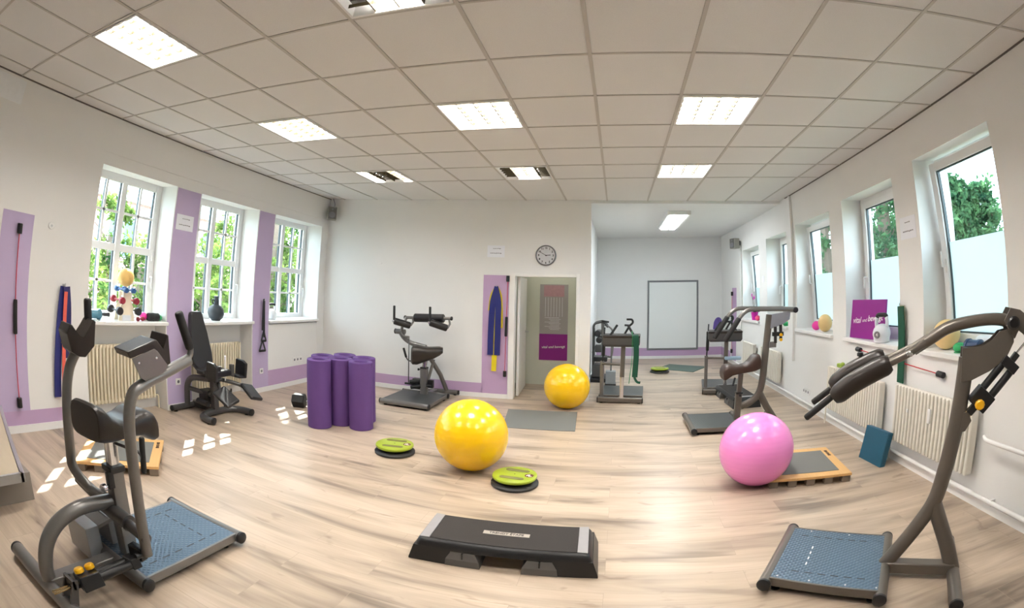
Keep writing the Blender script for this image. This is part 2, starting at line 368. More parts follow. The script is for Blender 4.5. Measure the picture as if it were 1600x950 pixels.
def copy_tree(o, parent=None):
    c = o.copy(); COL.objects.link(c)
    if parent is not None: c.parent = parent
    for ch in list(o.children): copy_tree(ch, c)
    return c
def struct(o): o['kind'] = 'structure'; return o
def catmull(P, n=6):
    P = [Vector(p) for p in P]; out = []
    Q = [P[0]*2-P[1]]+P+[P[-1]*2-P[-2]]
    for i in range(1, len(Q)-2):
        a, b, c, d = Q[i-1:i+3]
        for k in range(n):
            t = k/n; out.append(0.5*((2*b)+(c-a)*t+(2*a-5*b+4*c-d)*t*t+(3*b-a-3*c+d)*t**3))
    return out+[P[-1]]
def bend(P, r, n=6):
    P = [Vector(p) for p in P]; out = [P[0]]
    for i in range(1, len(P)-1):
        a, b, c = P[i-1:i+2]; d1, d2 = (a-b), (c-b); k = min(r, d1.length*0.49, d2.length*0.49)
        p, q = b+d1.normalized()*k, b+d2.normalized()*k
        for j in range(n+1):
            t = j/n; out.append(p*(1-t)**2+b*2*t*(1-t)+q*t*t)
    return out+[P[-1]]
def sq(w_, h_, r=0.006):
    o = []
    for sx, sy, a0 in ((1, 1, 0), (-1, 1, 90), (-1, -1, 180), (1, -1, 270)):
        for k in range(3):
            a = radians(a0+45*k); o.append((sx*(w_/2-r)+r*cos(a), sy*(h_/2-r)+r*sin(a)))
    return o
def rotx(a): return Matrix.Rotation(a, 3, 'X')
def roty(a): return Matrix.Rotation(a, 3, 'Y')
def rotz(a): return Matrix.Rotation(a, 3, 'Z')
def axis_rot(d):
    return Vector(d).to_track_quat('Z', 'Y').to_matrix()
def fr(loc, x, y):  # frame from location and two axes
    x = Vector(x).normalized(); y = Vector(y).normalized(); z = x.cross(y)
    return Matrix(((x.x, y.x, z.x, loc[0]), (x.y, y.y, z.y, loc[1]), (x.z, y.z, z.z, loc[2]), (0, 0, 0, 1)))
# ------------------------------------------------------------------ the room
XL, XR, YB, ZC, YF, YR = -4.794, 2.682, 6.97, 3.075, 11.7, -2.2
ZF = 3.03
XP = -0.376                                  # end of the back wall, where the far room opens
def ceiling():
    xs = [XL]+[c*0.625-0.1363 for c in range(-7, 5)]+[XR]
    ys = [YR]+[r*0.625+1.861 for r in range(-6, 7)]+[7.3]
    lamps = {(c, r) for c in (-5, -2, 1) for r in (-1, 2, 5)}
    cx = {round(c*0.625-0.1363, 4): c for c in range(-7, 5)}; cy = {round(r*0.625+1.861, 4): r for r in range(-6, 7)}
    m = MB(); h = 0.012
    for i in range(len(xs)-1):
        for j in range(len(ys)-1):
            if (cx.get(round(xs[i], 4)), cy.get(round(ys[j], 4))) in lamps: continue
            m.b2((xs[i], ys[j], ZC), (xs[i+1], ys[j+1], ZC+0.018))
    struct(m.build('ceiling', CEIL))
    g = MB()
    for x in xs[1:-1]: g.b2((x-h, YR, ZC-0.006), (x+h, 7.3, ZC+0.0005))
    for y in ys[1:-1]: g.b2((XL, y-h*0.7, ZC-0.005), (XR, y+h*0.7, ZC+0.0005))
    struct(g.build('trim_1', GRIDM))
    g = MB()
    g.b2((XL, YR, ZC-0.012), (XL+0.010, YB, ZC)); g.b2((XR-0.010, YR, ZC-0.012), (XR, YB, ZC))
    struct(g.build('trim_2', GAP))
    g = MB(); g.b2((XL-0.4, YR-0.2, ZC+0.12), (XR+0.4, YB, ZC+0.16)); struct(g.build('ceiling_slab', WALL))
    return lamps
LAMPS = ceiling()
f_ = MB(); f_.b2((XL-0.45, YR-0.2, -0.1), (XR+0.45, YF+0.2, 0)); struct(f_.build('floor', FLOOR))
# left wall with three window niches that run down to the floor
NI = [(2.385, 3.445), (3.845, 4.955), (5.315, 6.53)]
XN, SOF, SILL_L = -5.12, 2.575, 1.03
wl = MB()
def wseg(m, y0, y1, z0, z1, x0=-5.3, x1=XL): m.b2((x0, y0, z0), (x1, y1, z1))
wseg(wl, YR-0.2, NI[0][0], 0, ZC+0.12); wseg(wl, NI[0][1], NI[1][0], 0, SOF); wseg(wl, NI[1][1], NI[2][0], 0, SOF); wseg(wl, NI[2][1], YB+0.2, 0, SOF)
wseg(wl, NI[0][0], YB+0.2, 2.70, ZC+0.12); wseg(wl, NI[0][0], YB+0.2, SOF, 2.70, x1=XL-0.012)
for i, (a, b) in enumerate(NI):
    wseg(wl, a, b, 0, SILL_L-0.06, x1=XL-0.005 if i == 2 else XL-0.24)      # the wall below the sill, set back in the first two
struct(wl.build('wall_left', WALL))
p = MB()
for a, b, z0 in ((NI[0][1]+0.012, NI[1][0]-0.012, 0.0), (NI[1][1]+0.012, NI[2][0]-0.012, 0.0)):
    p.b2((XL, a, 0.07), (XL+0.003, b, SOF-0.01))
p.b2((XL, 1.36, 0.07), (XL+0.003, 1.695, 1.935))
struct(p.build('trim_3', LILAC))
p = MB()
p.b2((XL, YR, 0.07), (XL+0.0035, NI[0][0]-0.02, 0.20)); p.b2((XL, NI[2][0]-0.012, 0.07), (XL+0.0035, YB, 0.30))
struct(p.build('trim_4', LILAC2)); p = MB(); p.b2((XL, YB-0.0035, 0.07), (-1.995, YB, 0.225)); p.b2((-2.01, YB-0.0035, 0.07), (-1.61, YB, 1.905))
struct(p.build('trim_7', LILAC2))
p = MB(); p.b2((XL, YR, 0), (XL+0.014, NI[0][0]-0.02, 0.07)); p.b2((XL, NI[0][1]+0.012, 0), (XL+0.014, NI[1][0]-0.012, 0.07)); p.b2((XL, NI[1][1]+0.012, 0), (XL+0.014, YB, 0.07))
struct(p.build('baseboard_left', WHITE))
p = MB(); p.b2((XL, YB-0.014, 0), (-1.61, YB, 0.07)); struct(p.build('baseboard_back', WHITE))
# back wall with the doorway
D0, D1, DZ = -1.526, -0.585, 1.90
wb = MB(); wb.b2((XL-0.5, YB, 0), (D0, YB+0.15, ZC+0.12)); wb.b2((D1, YB, 0), (XP, YB+0.15, ZC+0.12)); wb.b2((D0, YB, DZ), (D1, YB+0.15, ZC+0.12))
struct(wb.build('wall_back', WALL))
dr = bpy.data.objects.new('door_1', None); COL.objects.link(dr); struct(dr); WM[dr] = Matrix.Identity(4)
m = MB(); m.b2((-1.607, YB-0.025, 0), (D0+0.01, YB+0.17, DZ+0.045), 0.004); m.b2((D1-0.01, YB-0.025, 0), (-0.545, YB+0.17, DZ+0.045), 0.004); m.b2((D0+0.01, YB-0.025, DZ-0.005), (D1-0.01, YB+0.17, DZ+0.045), 0.004)
m.build('door_frame', WHITE, dr)
m = MB(); m.b2((-1.505, 7.16, 0.01), (-1.465, 8.02, 1.89), 0.003); m.build('door_leaf', WHITE, dr)
m = MB(); m.tube(bend([(-1.465, 7.9, 0.98), (-1.41, 7.9, 0.98), (-1.41, 7.78, 0.98)], 0.02), 0.009); m.lathe([(0.024, 0), (0.024, 0.006), (0, 0.006)], (-1.465, 7.9, 0.98), roty(pi/2), 20); m.build('door_handle', ALU, dr)
m = MB(); m.b2((-2.1, 8.2, 0), (-0.56, 8.3, 2.7)); m.b2((-2.1, 7.05, 0), (-2.0, 8.3, 2.7)); m.b2((-0.585, 7.05, 0), (-0.53, 8.3, 2.7)); m.b2((-2.1, 7.05, 2.6), (-0.53, 8.3, 2.72)); struct(m.build('wall_corridor', CORR))
m = MB(); m.lathe([(0, -0.05), (0.09, -0.05), (0.13, -0.03), (0.14, 0), (0, 0)], (-1.0, 7.62, 2.6), None, 28); struct(m.build('corridor_fill_lamp', emit('corridor_fill_glow', (1.0, 0.95, 0.86), 9.0)))  # added lamp, out of view, to brighten the dim corridor
# far room
m = MB(); m.b2((-0.53, YB+0.15, 0), (-0.46, YF, ZF+0.3)); m.b2((-0.6, YF, 0), (XR+0.4, YF+0.15, ZF+0.3)); struct(m.build('wall_far', WALL_FAR))
m = MB(); m.prism([(-0.6, 7.02, ZF), (XP-0.03, 7.02, ZF), (XR+0.4, 7.255, ZF), (XR+0.4, YF+0.15, ZF), (-0.6, YF+0.15, ZF)], (0, 0, 0.12)); struct(m.build('ceiling_far', WALL_FAR))
m = MB(); m.b2((-0.46, YF-0.004, 0.07), (XR, YF, 0.27)); m.b2((XR-0.004, 10.75, 0.07), (XR, YF, 0.27)); m.b2((XR-0.004, 10.24, 0.07), (XR, 10.62, 1.73)); struct(m.build('trim_5', LILAC2))
m = MB(); m.b2((-0.46, YF-0.016, 0), (XR, YF, 0.07)); m.b2((-0.46, YB+0.15, 0), (-0.445, YF, 0.07)); struct(m.build('baseboard_far', WHITE))
m = MB(); m.b2((XL-0.5, YR-0.15, 0), (XR+0.5, YR, ZC+0.12)); struct(m.build('wall_rear', WALL))
# right wall with five windows
WR = [(2.50, 3.545), (3.93, 5.07), (5.43, 6.63), (7.02, 8.06), (8.52, 9.68)]
ZT_R = [2.72, 2.66, 2.60, 2.56, 2.50]; ZS_R = 1.09
XG = 2.95
m = MB(); ys = [YR-0.2]
def rseg(y0, y1, z0, z1): m.b2((XR, y0, z0), (XR+0.42, y1, z1))
prev = YR-0.2
for (a, b), zt in zip(WR, ZT_R):
    rseg(prev, a, 0, ZC+0.12); rseg(a, b, 0, ZS_R-0.045); rseg(a, b, zt, ZC+0.12); prev = b
rseg(prev, YF+0.2, 0, ZC+0.12); struct(m.build('wall_right', WALL))
m = MB(); m.b2((XR-0.014, YR, 0), (XR, YF, 0.075)); struct(m.build('baseboard_right', WHITE))
m = MB(); m.b2((XR-0.04, 6.715, 0.6), (XR, 6.755, ZC-0.02), 0.006); struct(m.build('trim_6', WHITE))
# paler wall patch behind the first window, top left
# ------------------------------------------------------------------ windows
def empty_struct(name):
    o = bpy.data.objects.new(name, None); COL.objects.link(o); struct(o); WM[o] = Matrix.Identity(4); return o
SPACER = mat('dark_glazing_spacer', (0.05, 0.07, 0.08), 0.5)
def left_window(n, a, b):
    W = empty_struct('window_%d' % n); z0, z1 = SILL_L, SOF; x = XN
    m = MB(); t = 0.065
    m.b2((x-0.07, a, z0), (x, a+t, z1), 0.004); m.b2((x-0.07, b-t-0.02, z0), (x, b, z1), 0.004); m.b2((x-0.07, a+t, z1-t-0.02), (x-0.001, b-t-0.02, z1), 0.004); m.b2((x-0.07, a+t, z0), (x-0.001, b-t-0.02, z0+t), 0.004)
    m.build('window_frame', PVC, W)
    ym = (a+b)/2-0.02; zm = z0+(z1-z0)*0.49
    m = MB(); m.b2((x-0.055, ym-0.035, z0+t), (x+0.006, ym+0.035, z1-t), 0.004); m.b2((x-0.05, a+t, zm-0.04), (x-0.004, b-t, zm+0.04), 0.004); m.build('window_sash', PVC, W)
    m = MB(); dk = MB()
    for y0, y1 in ((a+t, ym-0.035), (ym+0.035, b-t-0.02)):
        yc = (y0+y1)/2
        m.b2((x-0.032, yc-0.014, z0+t), (x-0.012, yc+0.014, z1-t)); dk.b2((x-0.062, yc-0.018, z0+t), (x-0.0325, yc+0.012, z1-t)); dk.b2((x-0.062, y1-0.012, z0+t), (x-0.0325, y1, z1-t))
        for za, zb in ((z0+t, zm-0.04), (zm+0.04, z1-t)):
            zc = (za+zb)/2; m.b2((x-0.032, y0, zc-0.013), (x-0.012, y1, zc+0.013)); dk.b2((x-0.05, y0, zc-0.006), (x-0.0325, y1, zc+0.006))
    m.build('muntin', PVC, W); dk.build('glazing_spacer', SPACER, W)
    m = MB(); m.b2((x-0.046, a+t, z0+t), (x-0.042, b-t, z1-t)); m.build('window_pane', GLASS, W)
    m = MB(); m.b2((x, b-0.062, zm-0.33), (x+0.012, b-0.036, zm-0.23), 0.004); m.tube(bend([(x+0.01, b-0.049, zm-0.28), (x+0.045, b-0.049, zm-0.28), (x+0.045, b-0.049, zm-0.41)], 0.012), 0.009); m.build('window_handle', WHITE, W)
    m = MB(); m.b2((x-0.02, a-0.02 if n > 1 else a-0.005, SILL_L-0.04), (XL+0.035, b+0.02, SILL_L), 0.008); m.build('window_sill', WHITE, W)
    m = MB(); m.box((x+0.006, b-0.04, zm-0.03), (0.02, 0.02, 0.13), None, 0.004); m.build('window_hinge', PVC, W)
for i, (a, b) in enumerate(NI): left_window(i+1, a, b)
def right_window(n, a, b, zt, tilt, split):
    W = empty_struct('window_%d' % n); z0 = ZS_R; x = XG
    m = MB(); t = 0.05
    for y0, y1, za, zb in ((a, a+t, z0, zt), (b-t, b, z0, zt), (a+t, b-t, zt-t, zt), (a+t, b-t, z0, z0+t)): m.b2((x, y0, za), (x+0.07, y1, zb), 0.004)
    m.build('window_frame', PVC, W)
    F = Matrix.Translation((x, 0, z0+t)) @ Matrix.Rotation(-tilt, 4, 'Y')
    A, B, H = a+t-0.006, b-t+0.006, zt-z0-2*t+0.004; s_ = 0.075
    m = MB(F)
    for y0, y1, za, zb in ((A, A+s_, 0, H), (B-s_, B, 0, H), (A+s_, B-s_, H-s_, H), (A+s_, B-s_, 0, s_)): m.b2((-0.016, y0, za), (0.05, y1, zb), 0.005)
    sash = m.build('window_sash', PVC, W)
    m = MB(F); q = 0.012
    for y0, y1, za, zb in ((A+s_, A+s_+q, s_, H-s_), (B-s_-q, B-s_, s_, H-s_), (A+s_+q, B-s_-q, H-s_-q, H-s_), (A+s_+q, B-s_-q, s_, s_+q)): m.b2((0.004, y0, za), (0.036, y1, zb))
    m.build('glazing_seal', SPACER, W)
    hs = split-z0-t
    m = MB(F); m.b2((0.018, A+s_, hs), (0.022, B-s_, H-s_)); m.build('window_pane', GLASS, W)
    m = MB(F); m.b2((0.018, A+s_, s_), (0.022, B-s_, hs)); m.build('frosted_pane', FROST, W)
    m = MB(F); hz = H*0.42; m.b2((-0.026, B-0.055, hz-0.06), (-0.014, B-0.028, hz+0.06), 0.004)
    m.tube(bend([(-0.02, B-0.041, hz), (-0.06, B-0.041, hz), (-0.06, B-0.041, hz+(0.13 if tilt else -0.13))], 0.012), 0.009); m.build('window_handle', WHITE, W)
    m = MB(); m.b2((XR-0.04, a-0.015, ZS_R-0.045), (x+0.03, b+0.015, ZS_R), 0.008); m.build('window_sill', WHITE, W)
for i, ((a, b), zt) in enumerate(zip(WR, ZT_R)):
    right_window(i+4, a, b, zt, (radians(3.6), 0, radians(3.4), 0, radians(4))[i], (1.98, 1.945, 1.86, 1.75, 1.72)[i])

# ------------------------------------------------------------------ ceiling lamps
LIT = {(-5, -1): 'aaaa', (-5, 2): 'aaaa', (-5, 5): 'annA', (-2, -1): 'naan', (-2, 2): 'aaaa', (-2, 5): 'naan', (1, -1): 'aaaa', (1, 2): 'aaaa', (1, 5): 'aaaa'}
LAMP_LABEL = {(-5, -1): 'fully lit louvre ceiling lamp above the paler wall patch', (-5, 2): 'fully lit louvre ceiling lamp midway along the wall with paned windows',
 (-5, 5): 'ceiling lamp with two lit outer strips and a dark middle', (-2, -1): 'ceiling lamp with dark outer strips cut off by the top edge of the photo', (-2, 2): 'fully lit louvre ceiling lamp in the centre of the ceiling',
 (-2, 5): 'ceiling lamp with lit middle and dark sides, above the wall clock', (1, -1): 'ceiling lamp showing only its rim at the upper edge, above the pink ball', (1, 2): 'fully lit ceiling lamp high above the pink ball', (1, 5): 'fully lit ceiling lamp close to the opening of the far room'}
def lamp(c, r):
    x0 = c*0.625-0.1363; y0 = r*0.625+1.861; L = 0.625; z = ZC
    t = thing('ceiling_lamp', LAMP_LABEL[(c, r)], 'ceiling lamp', (x0+L/2, y0+L/2, z), 0, 'louvre lamps in the tiled ceiling')
    m = MB(); e = 0.014
    for lo, hi in (((x0+e, y0+e), (x0+e+0.016, y0+L-e)), ((x0+L-e-0.016, y0+e), (x0+L-e, y0+L-e)), ((x0+e+0.016, y0+e), (x0+L-e-0.016, y0+e+0.016)), ((x0+e+0.016, y0+L-e-0.016), (x0+L-e-0.016, y0+L-e))):
        m.b2((lo[0], lo[1], z-0.008), (hi[0], hi[1], z+0.085))
    m.b2((x0+e, y0+e, z+0.08), (x0+L-e, y0+L-e, z+0.088)); m.build('lamp_housing', WHITE, t)
    w_ = (L-2*e-0.032)/4; xs = x0+e+0.016
    for k in range(4):
        on = LIT[(c, r)][k] in 'aA'
        m = MB(); m.b2((xs+k*w_+0.008, y0+0.04, z+0.046), (xs+(k+1)*w_-0.008, y0+L-0.04, z+0.056), 0.003)
        tag(m.build('lamp_tube', LAMP_ON if on else LAMP_OFF, t), 'lit lamp tube' if on else 'unlit lamp tube')
    m = MB()
    for k in range(1, 4): m.b2((xs+k*w_-0.004, y0+0.03, z+0.002), (xs+k*w_+0.004, y0+L-0.03, z+0.044))
    for k in range(1, 7): yy = y0+L*k/7; m.b2((xs, yy-0.0015, z+0.012), (xs+4*w_, yy+0.0015, z+0.034))
    m.build('lamp_louvre', LOUVRE, t)
for c, r in sorted(LAMPS): lamp(c, r)
t = thing('far_room_lamp', 'box shaped fluorescent lamp on the ceiling of the far room', 'ceiling lamp', (1.05, 8.65, ZF))
m = MB(); m.b2((0.87, 7.75, ZF-0.07), (1.27, 9.6, ZF), 0.006); m.build('lamp_housing', WHITE, t)
m = MB(); m.b2((0.93, 7.8, ZF-0.086), (1.21, 9.55, ZF-0.068), 0.006); m.build('lamp_diffuser', LAMP_FAR, t)
m = MB(); m.b2((1.055, 7.8, ZF-0.09), (1.085, 9.55, ZF-0.084)); m.build('diffuser_rib', ALU, t)

# ------------------------------------------------------------------ outside
m = MB(); m.b2((-60, -40, -0.45), (XL-0.5, 60, -0.35)); m.b2((XR+0.43, -40, -0.45), (60, 60, -0.35)); tag(m.build('lawn', LAWN), 'green lawn outside the windows', 'lawn', None, 'stuff')
t = thing('brick_building', 'pink brick building with grey windows seen through the paned windows', 'building', (-17, 11, -0.345))
m = MB(); m.b2((-24, 2, -0.345), (-17, 19.5, 3.75)); m.build('building_wall', BRICK, t)
m = MB(); m.b2((-24.3, 1.7, 3.75), (-16.75, 19.8, 3.97)); m.build('roof_edge', WHITE, t)
BW = mat('building_window_glass', srgb(120, 150, 160), 0.15, var=0.1, scale=1)
for y in (4.2, 6.6, 9.0, 11.4, 13.8, 16.2):
    m = MB(); m.b2((-17.05, y, 1.65), (-16.93, y+1.5, 3.15)); fr_ = m.build('building_window', WHITE, t)
    m = MB(); m.b2((-16.94, y+0.1, 1.75), (-16.91, y+0.7, 3.05)); m.b2((-16.94, y+0.8, 1.75), (-16.91, y+1.4, 3.05)); m.build('building_window_pane', BW, fr_)
def tree(name, label, cat, loc, h, rad, n, leaf, mt, seed, base=0.15, shape='round'):
    rg = random.Random(seed); t = thing(name, label, cat, loc, 0, 'trees and bushes outside the windows')
    m = MB(); x, y, z = loc
    m.tube(catmull([(x, y, z), (x+0.05, y-0.04, z+h*0.4), (x-0.03, y+0.03, z+h*0.75)]), 0.05+0.02*h, 8, True, None, None)
    for k in range(7):
        a = rg.uniform(0, 2*pi); zz = z+h*rg.uniform(base+0.1, 0.7); m.tube([(x, y, zz), (x+cos(a)*rad*0.45, y+sin(a)*rad*0.45, zz+h*0.12), (x+cos(a)*rad*0.8, y+sin(a)*rad*0.8, zz+h*0.18)], 0.025, 6, True, None, [1, 0.6, 0.3])
    m.build('trunk', BARK, t)
    vs, fs = [], []
    cl = []
    for k in range(int(n/60)):
        u = rg.random(); a = rg.uniform(0, 2*pi); zz = base+(1-base)*u
        prof = sqrt(max(0, sin(pi*min(1, max(0, 0.12+0.84*u))))) if shape == 'round' else max(0.08, (1-u)**0.8)
        rr = rad*prof*sqrt(rg.uniform(0.25, 1)); cl.append((x+cos(a)*rr, y+sin(a)*rr, z+h*zz, rad*rg.uniform(0.2, 0.42)))
    for k in range(n):
        c = cl[k % len(cl)]; d = Vector((rg.gauss(0, 1), rg.gauss(0, 1), rg.gauss(0, 0.8))); d = d.normalized()*c[3]*rg.uniform(0.3, 1.15)
        p = Vector(c[:3])+d; p.z = max(p.z, z+0.03)
        R = Euler((rg.uniform(-1.2, 1.2), rg.uniform(-1.2, 1.2), rg.uniform(0, 6.3))).to_matrix(); s1 = leaf*rg.uniform(0.6, 1.3); s2 = s1*0.5
        b0 = len(vs); vs += [p+R @ Vector(q) for q in ((-s1, 0, 0), (-s1*0.2, -s2, 0.15*s1), (s1, 0, 0), (-s1*0.2, s2, 0.15*s1))]; fs.append((b0, b0+1, b0+2, b0+3))
    m = MB(); m.raw(vs, fs); m.build('foliage', mt, t); return t
GZ = -0.348
for k, (x, y, h, rd, nn) in enumerate([(-8.6, 4.1, 2.1, 0.85, 2200), (-9.4, 6.0, 2.5, 1.0, 2600), (-8.2, 6.9, 2.0, 0.8, 2200), (-10.2, 5.6, 3.3, 0.75, 1800), (-9.8, 8.3, 2.9, 1.1, 2600), (-8.3, 8.6, 2.6, 0.9, 2400), (-11.0, 10.6, 3.6, 1.2, 2600), (-8.9, 10.6, 3.3, 1.1, 2800), (-7.9, 10.0, 2.6, 0.8, 2400), (-11.5, 13.5, 4.2, 1.4, 2800), (-8.9, 9.75, 9.0, 1.5, 2600)]):
    tree('leafy_bush', ['low sunlit bush outside nearest the first paned window', 'round sunlit bush behind the dumbbell rack window', 'sunlit bush between the first and second paned windows', 'slim young tree against the brick building', 'broad sunlit bush outside the middle paned window', 'sunlit bush close to the middle paned window',
     'tall leafy tree far behind the third paned window', 'leafy tree filling the third paned window', 'bush close outside the third paned window', 'leafy tree beyond the end of the brick building', 'tall tree whose bare trunk stands outside the third paned window'][k], 'tree' if h > 3 else 'bush', (x, y, GZ), h, rd, nn, 0.075, LEAF_L, 11+k, 0.05 if k < 10 else 0.66)
for k, (x, y, h, rd, nn, shp) in enumerate([(8.55, 9.7, 4.35, 0.66, 9000, 'round'), (9.3, 9.5, 4.15, 0.70, 9000, 'round'), (7.0, 10.9, 6.4, 0.95, 9000, 'round'), (8.1, 12.3, 4.0, 0.85, 5000, 'round'), (5.5, 11.6, 5.6, 0.55, 6000, 'round'), (5.6, 17.5, 3.6, 1.0, 2200, 'round')]):
    tree('garden_tree', ['rounded dark green tree outside the frosted window closest to the camera', 'dark green tree beside the rounded one outside the largest frosted window', 'tall dark tree filling the top of the window above the purple sign', 'lower tree beside the tall one above the purple sign', 'dark tree at the edge of the window above the small pink ball', 'distant tree in the far room window'][k], 'tree', (x, y, GZ), h, rd, nn, 0.085, LEAF_R, 41+k, 0.1, shp)
# ------------------------------------------------------------------ radiators
def radiator(label, loc, rz, L, H, z0, mt, group, meter=False, knob_end=-1, knob=True, pitch=0.05):
    """local x along the wall, local +y into the room"""
    t = thing('radiator', label, 'radiator', loc, rz, group); F = WM[t]; d = 0.075
    m = MB(F); n = max(3, int(round(L/pitch))); p = L/n
    for k in range(n):
        xc = -L/2+p*(k+0.5); m.box((xc, d*0.55+0.03, z0+H/2), (p*0.62, d, H-0.03), None, 0.010)
    m.build('radiator_columns', mt, t)
    m = MB(F)
    for zz in (z0+0.035, z0+H-0.035): m.box((0, d*0.5+0.03, zz), (L-0.02, d*0.55, 0.045), None, 0.012)
    m.box((0, 0.055, z0+H/2), (L-0.02, 0.01, H-0.1))
    m.build('radiator_header', mt, t)
    for xx in (-L*0.38, L*0.38):
        for zz in (0.75, 0.22): m = MB(F); m.box((xx, 0.018, z0+H*zz), (0.05, 0.036, 0.05)); m.build('wall_bracket', mt, t)
    e = knob_end
    if knob:
        m = MB(F); m.tube([(e*(L/2-0.01), 0.07, z0+H-0.05), (e*(L/2+0.045), 0.07, z0+H-0.05)], 0.012, 10); m.lathe([(0, 0), (0.022, 0.002), (0.024, 0.03), (0.019, 0.065), (0, 0.068)], (e*(L/2+0.045), 0.07, z0+H-0.05), axis_rot((0, 1, 0)), 18)
        tag(m.build('valve_knob', WHITE, t), 'white valve knob')
    m = MB(F); m.tube(bend([(-e*(L/2-0.01), 0.07, z0+0.04), (-e*(L/2+0.05), 0.07, z0+0.04), (-e*(L/2+0.05), 0.07, 0.0)], 0.03), 0.010, 10); m.build('supply_pipe', mt, t)
    if meter:
        m = MB(F); m.box((-L*0.02, d+0.045, z0+H*0.66), (0.035, 0.02, 0.12), None, 0.006); m.build('heat_meter', WHITE, t); m = MB(F); m.box((L*0.28, d+0.04, z0+H*0.62), (0.022, 0.012, 0.03), None, 0.003); m.build('meter_clip', WHITE, t)
    return t
RW = -pi/2    # left wall: room is towards +x, so local +y = +x
radiator('cream ribbed radiator in the niche below the window with the dumbbell rack', (XL-0.235, 2.92, 0), RW, 0.92, 0.66, 0.12, RADI, 'radiators in the left window niches', pitch=0.046, knob_end=1)
radiator('cream ribbed radiator in the niche behind the adductor machine', (XL-0.235, 4.42, 0), RW, 0.90, 0.62, 0.12, RADI, 'radiators in the left window niches', pitch=0.046, knob=False)
radiator('white ribbed radiator below the window with the purple sign', (XR, 4.72, 0), pi/2, 1.25, 0.54, 0.20, RADI_W, 'radiators along the right wall', pitch=0.05, knob=False)
radiator('white ribbed radiator with a heat meter, behind the leaning teal cushion', (XR, 3.27, 0), pi/2, 1.12, 0.55, 0.22, RADI_W, 'radiators along the right wall', True, pitch=0.05, knob=False)
radiator('white far room radiator beside the corner pipe', (XR, 7.65, 0), pi/2, 0.95, 0.52, 0.17, RADI_W, 'radiators along the far room wall', pitch=0.09, knob=False)
radiator('white radiator in the far room behind the step bench', (XR, 8.95, 0), pi/2, 0.75, 0.50, 0.17, RADI_W, 'radiators along the far room wall', pitch=0.09, knob=False)
t = thing('heating_pipe', 'white heating pipe running along the foot of the wall with frosted windows', 'pipe', (XR-0.035, 4, 0))
m = MB(); m.tube([(XR-0.036, YR+0.05, 0.10), (XR-0.036, 10.9, 0.10)], 0.018, 12); m.build('pipe_run', WHITE, t)
for y in (0.6, 2.45, 4.1, 5.9, 8.3): m = MB(); m.box((XR-0.022, y, 0.10), (0.044, 0.02, 0.05), None, 0.004); m.build('pipe_clip', WHITE, t)
o = MB(); o.tube(bend([(XR-0.001, 1.98, 0.56), (XR-0.10, 2.0, 0.55), (XR-0.10, 2.55, 0.55), (XR-0.05, 2.62, 0.55)], 0.06), 0.016, 12); tag(o.build('radiator_pipe', WHITE), 'short white bent pipe on the wall beside the radiator with the heat meter', 'pipe')
o = MB(); o.tube([(XR-0.03, 9.75, 0.85), (XR-0.03, 9.75, 2.62)], 0.015, 10); tag(o.build('cable_duct', WHITE), 'thin white cable duct rising to the far room speaker', 'cable duct')

# ------------------------------------------------------------------ wall things
def socket(label, loc, R, n=1):
    t = thing('power_socket', label, 'power socket', loc)
    for k in range(n):
        F = Matrix.Translation(Vector(loc)) @ R.to_4x4() @ Matrix.Translation((0.08*(k-(n-1)/2), 0, 0))
        m = MB(F); m.box((0, 0, 0.005), (0.078, 0.078, 0.010), None, 0.003); m.lathe([(0, 0.0101), (0.02, 0.0101), (0.021, 0.0125), (0.024, 0.0125), (0.025, 0.010)], (0, 0, 0), None, 20); fp = m.build('face_plate', WHITE, t)
        m = MB(F); m.lathe([(0, 0.0108), (0.019, 0.0108), (0.019, 0.0104), (0, 0.0104)], (0, 0, 0), None, 16); m.build('socket_well', INK, fp)
RL = Matrix(((0, 0, 1), (1, 0, 0), (0, 1, 0)))       # plate facing +x
RR = Matrix(((0, 0, -1), (-1, 0, 0), (0, 1, 0)))     # plate facing -x
RB = Matrix(((1, 0, 0), (0, 0, -1), (0, 1, 0)))      # plate facing -y
socket('single white socket low on the lilac pier behind the adductor machine', (XL+0.003, 3.62, 0.33), RL)
socket('single white socket on the lilac pier below the tube expander', (XL+0.003, 5.15, 0.31), RL)
socket('three sockets in a row below the paned window with the white kettlebell', (XL, 6.01, 0.40), RL, 3)
socket('row of sockets low on the wall below the hot pink ball', (XR, 6.2, 0.24), RR, 3)
def paper(label, loc, R, w_, h_, body='Kleidung'):
    t = thing('paper_notice', label, 'paper notice', loc); F = Matrix.Translation(Vector(loc)) @ R.to_4x4()
    m = MB(F); m.box((0, 0, 0.0015), (w_, h_, 0.002)); m.build('paper_sheet', PAPER, t)
    rg = random.Random(3)
    for zz, ww in ((h_*0.24, 0.34), (-h_*0.16, 0.66)):
        x = -ww*w_/2; m = MB(F)
        while x < ww*w_/2:
            k = rg.uniform(0.012, 0.03)*w_/0.27; m.box((x+k/2, zz+rg.uniform(-.002, .002), 0.003), (k, h_*0.05*rg.uniform(0.7, 1.2), 0.0006)); x += k+0.006
        m.build('printed_line', INK, t)
paper('white paper notice on the lilac pier between the first two paned windows', (XL+0.003, 3.625, 2.18), RL, 0.27, 0.18)
paper('white paper notice on the back wall beside the clock', (-1.83, YB, 2.27), RB, 0.27, 0.18)
paper('white paper notice above the dark green exercise band', (XR, 3.73, 2.155), RR, 0.26, 0.20)
o = MB(); o.box((XR-0.003, 8.29, 1.86), (0.005, 0.13, 0.11), None, 0.001); tag(o.build('small_notice', PAPER), 'small pale notice between the far room windows', 'paper notice')
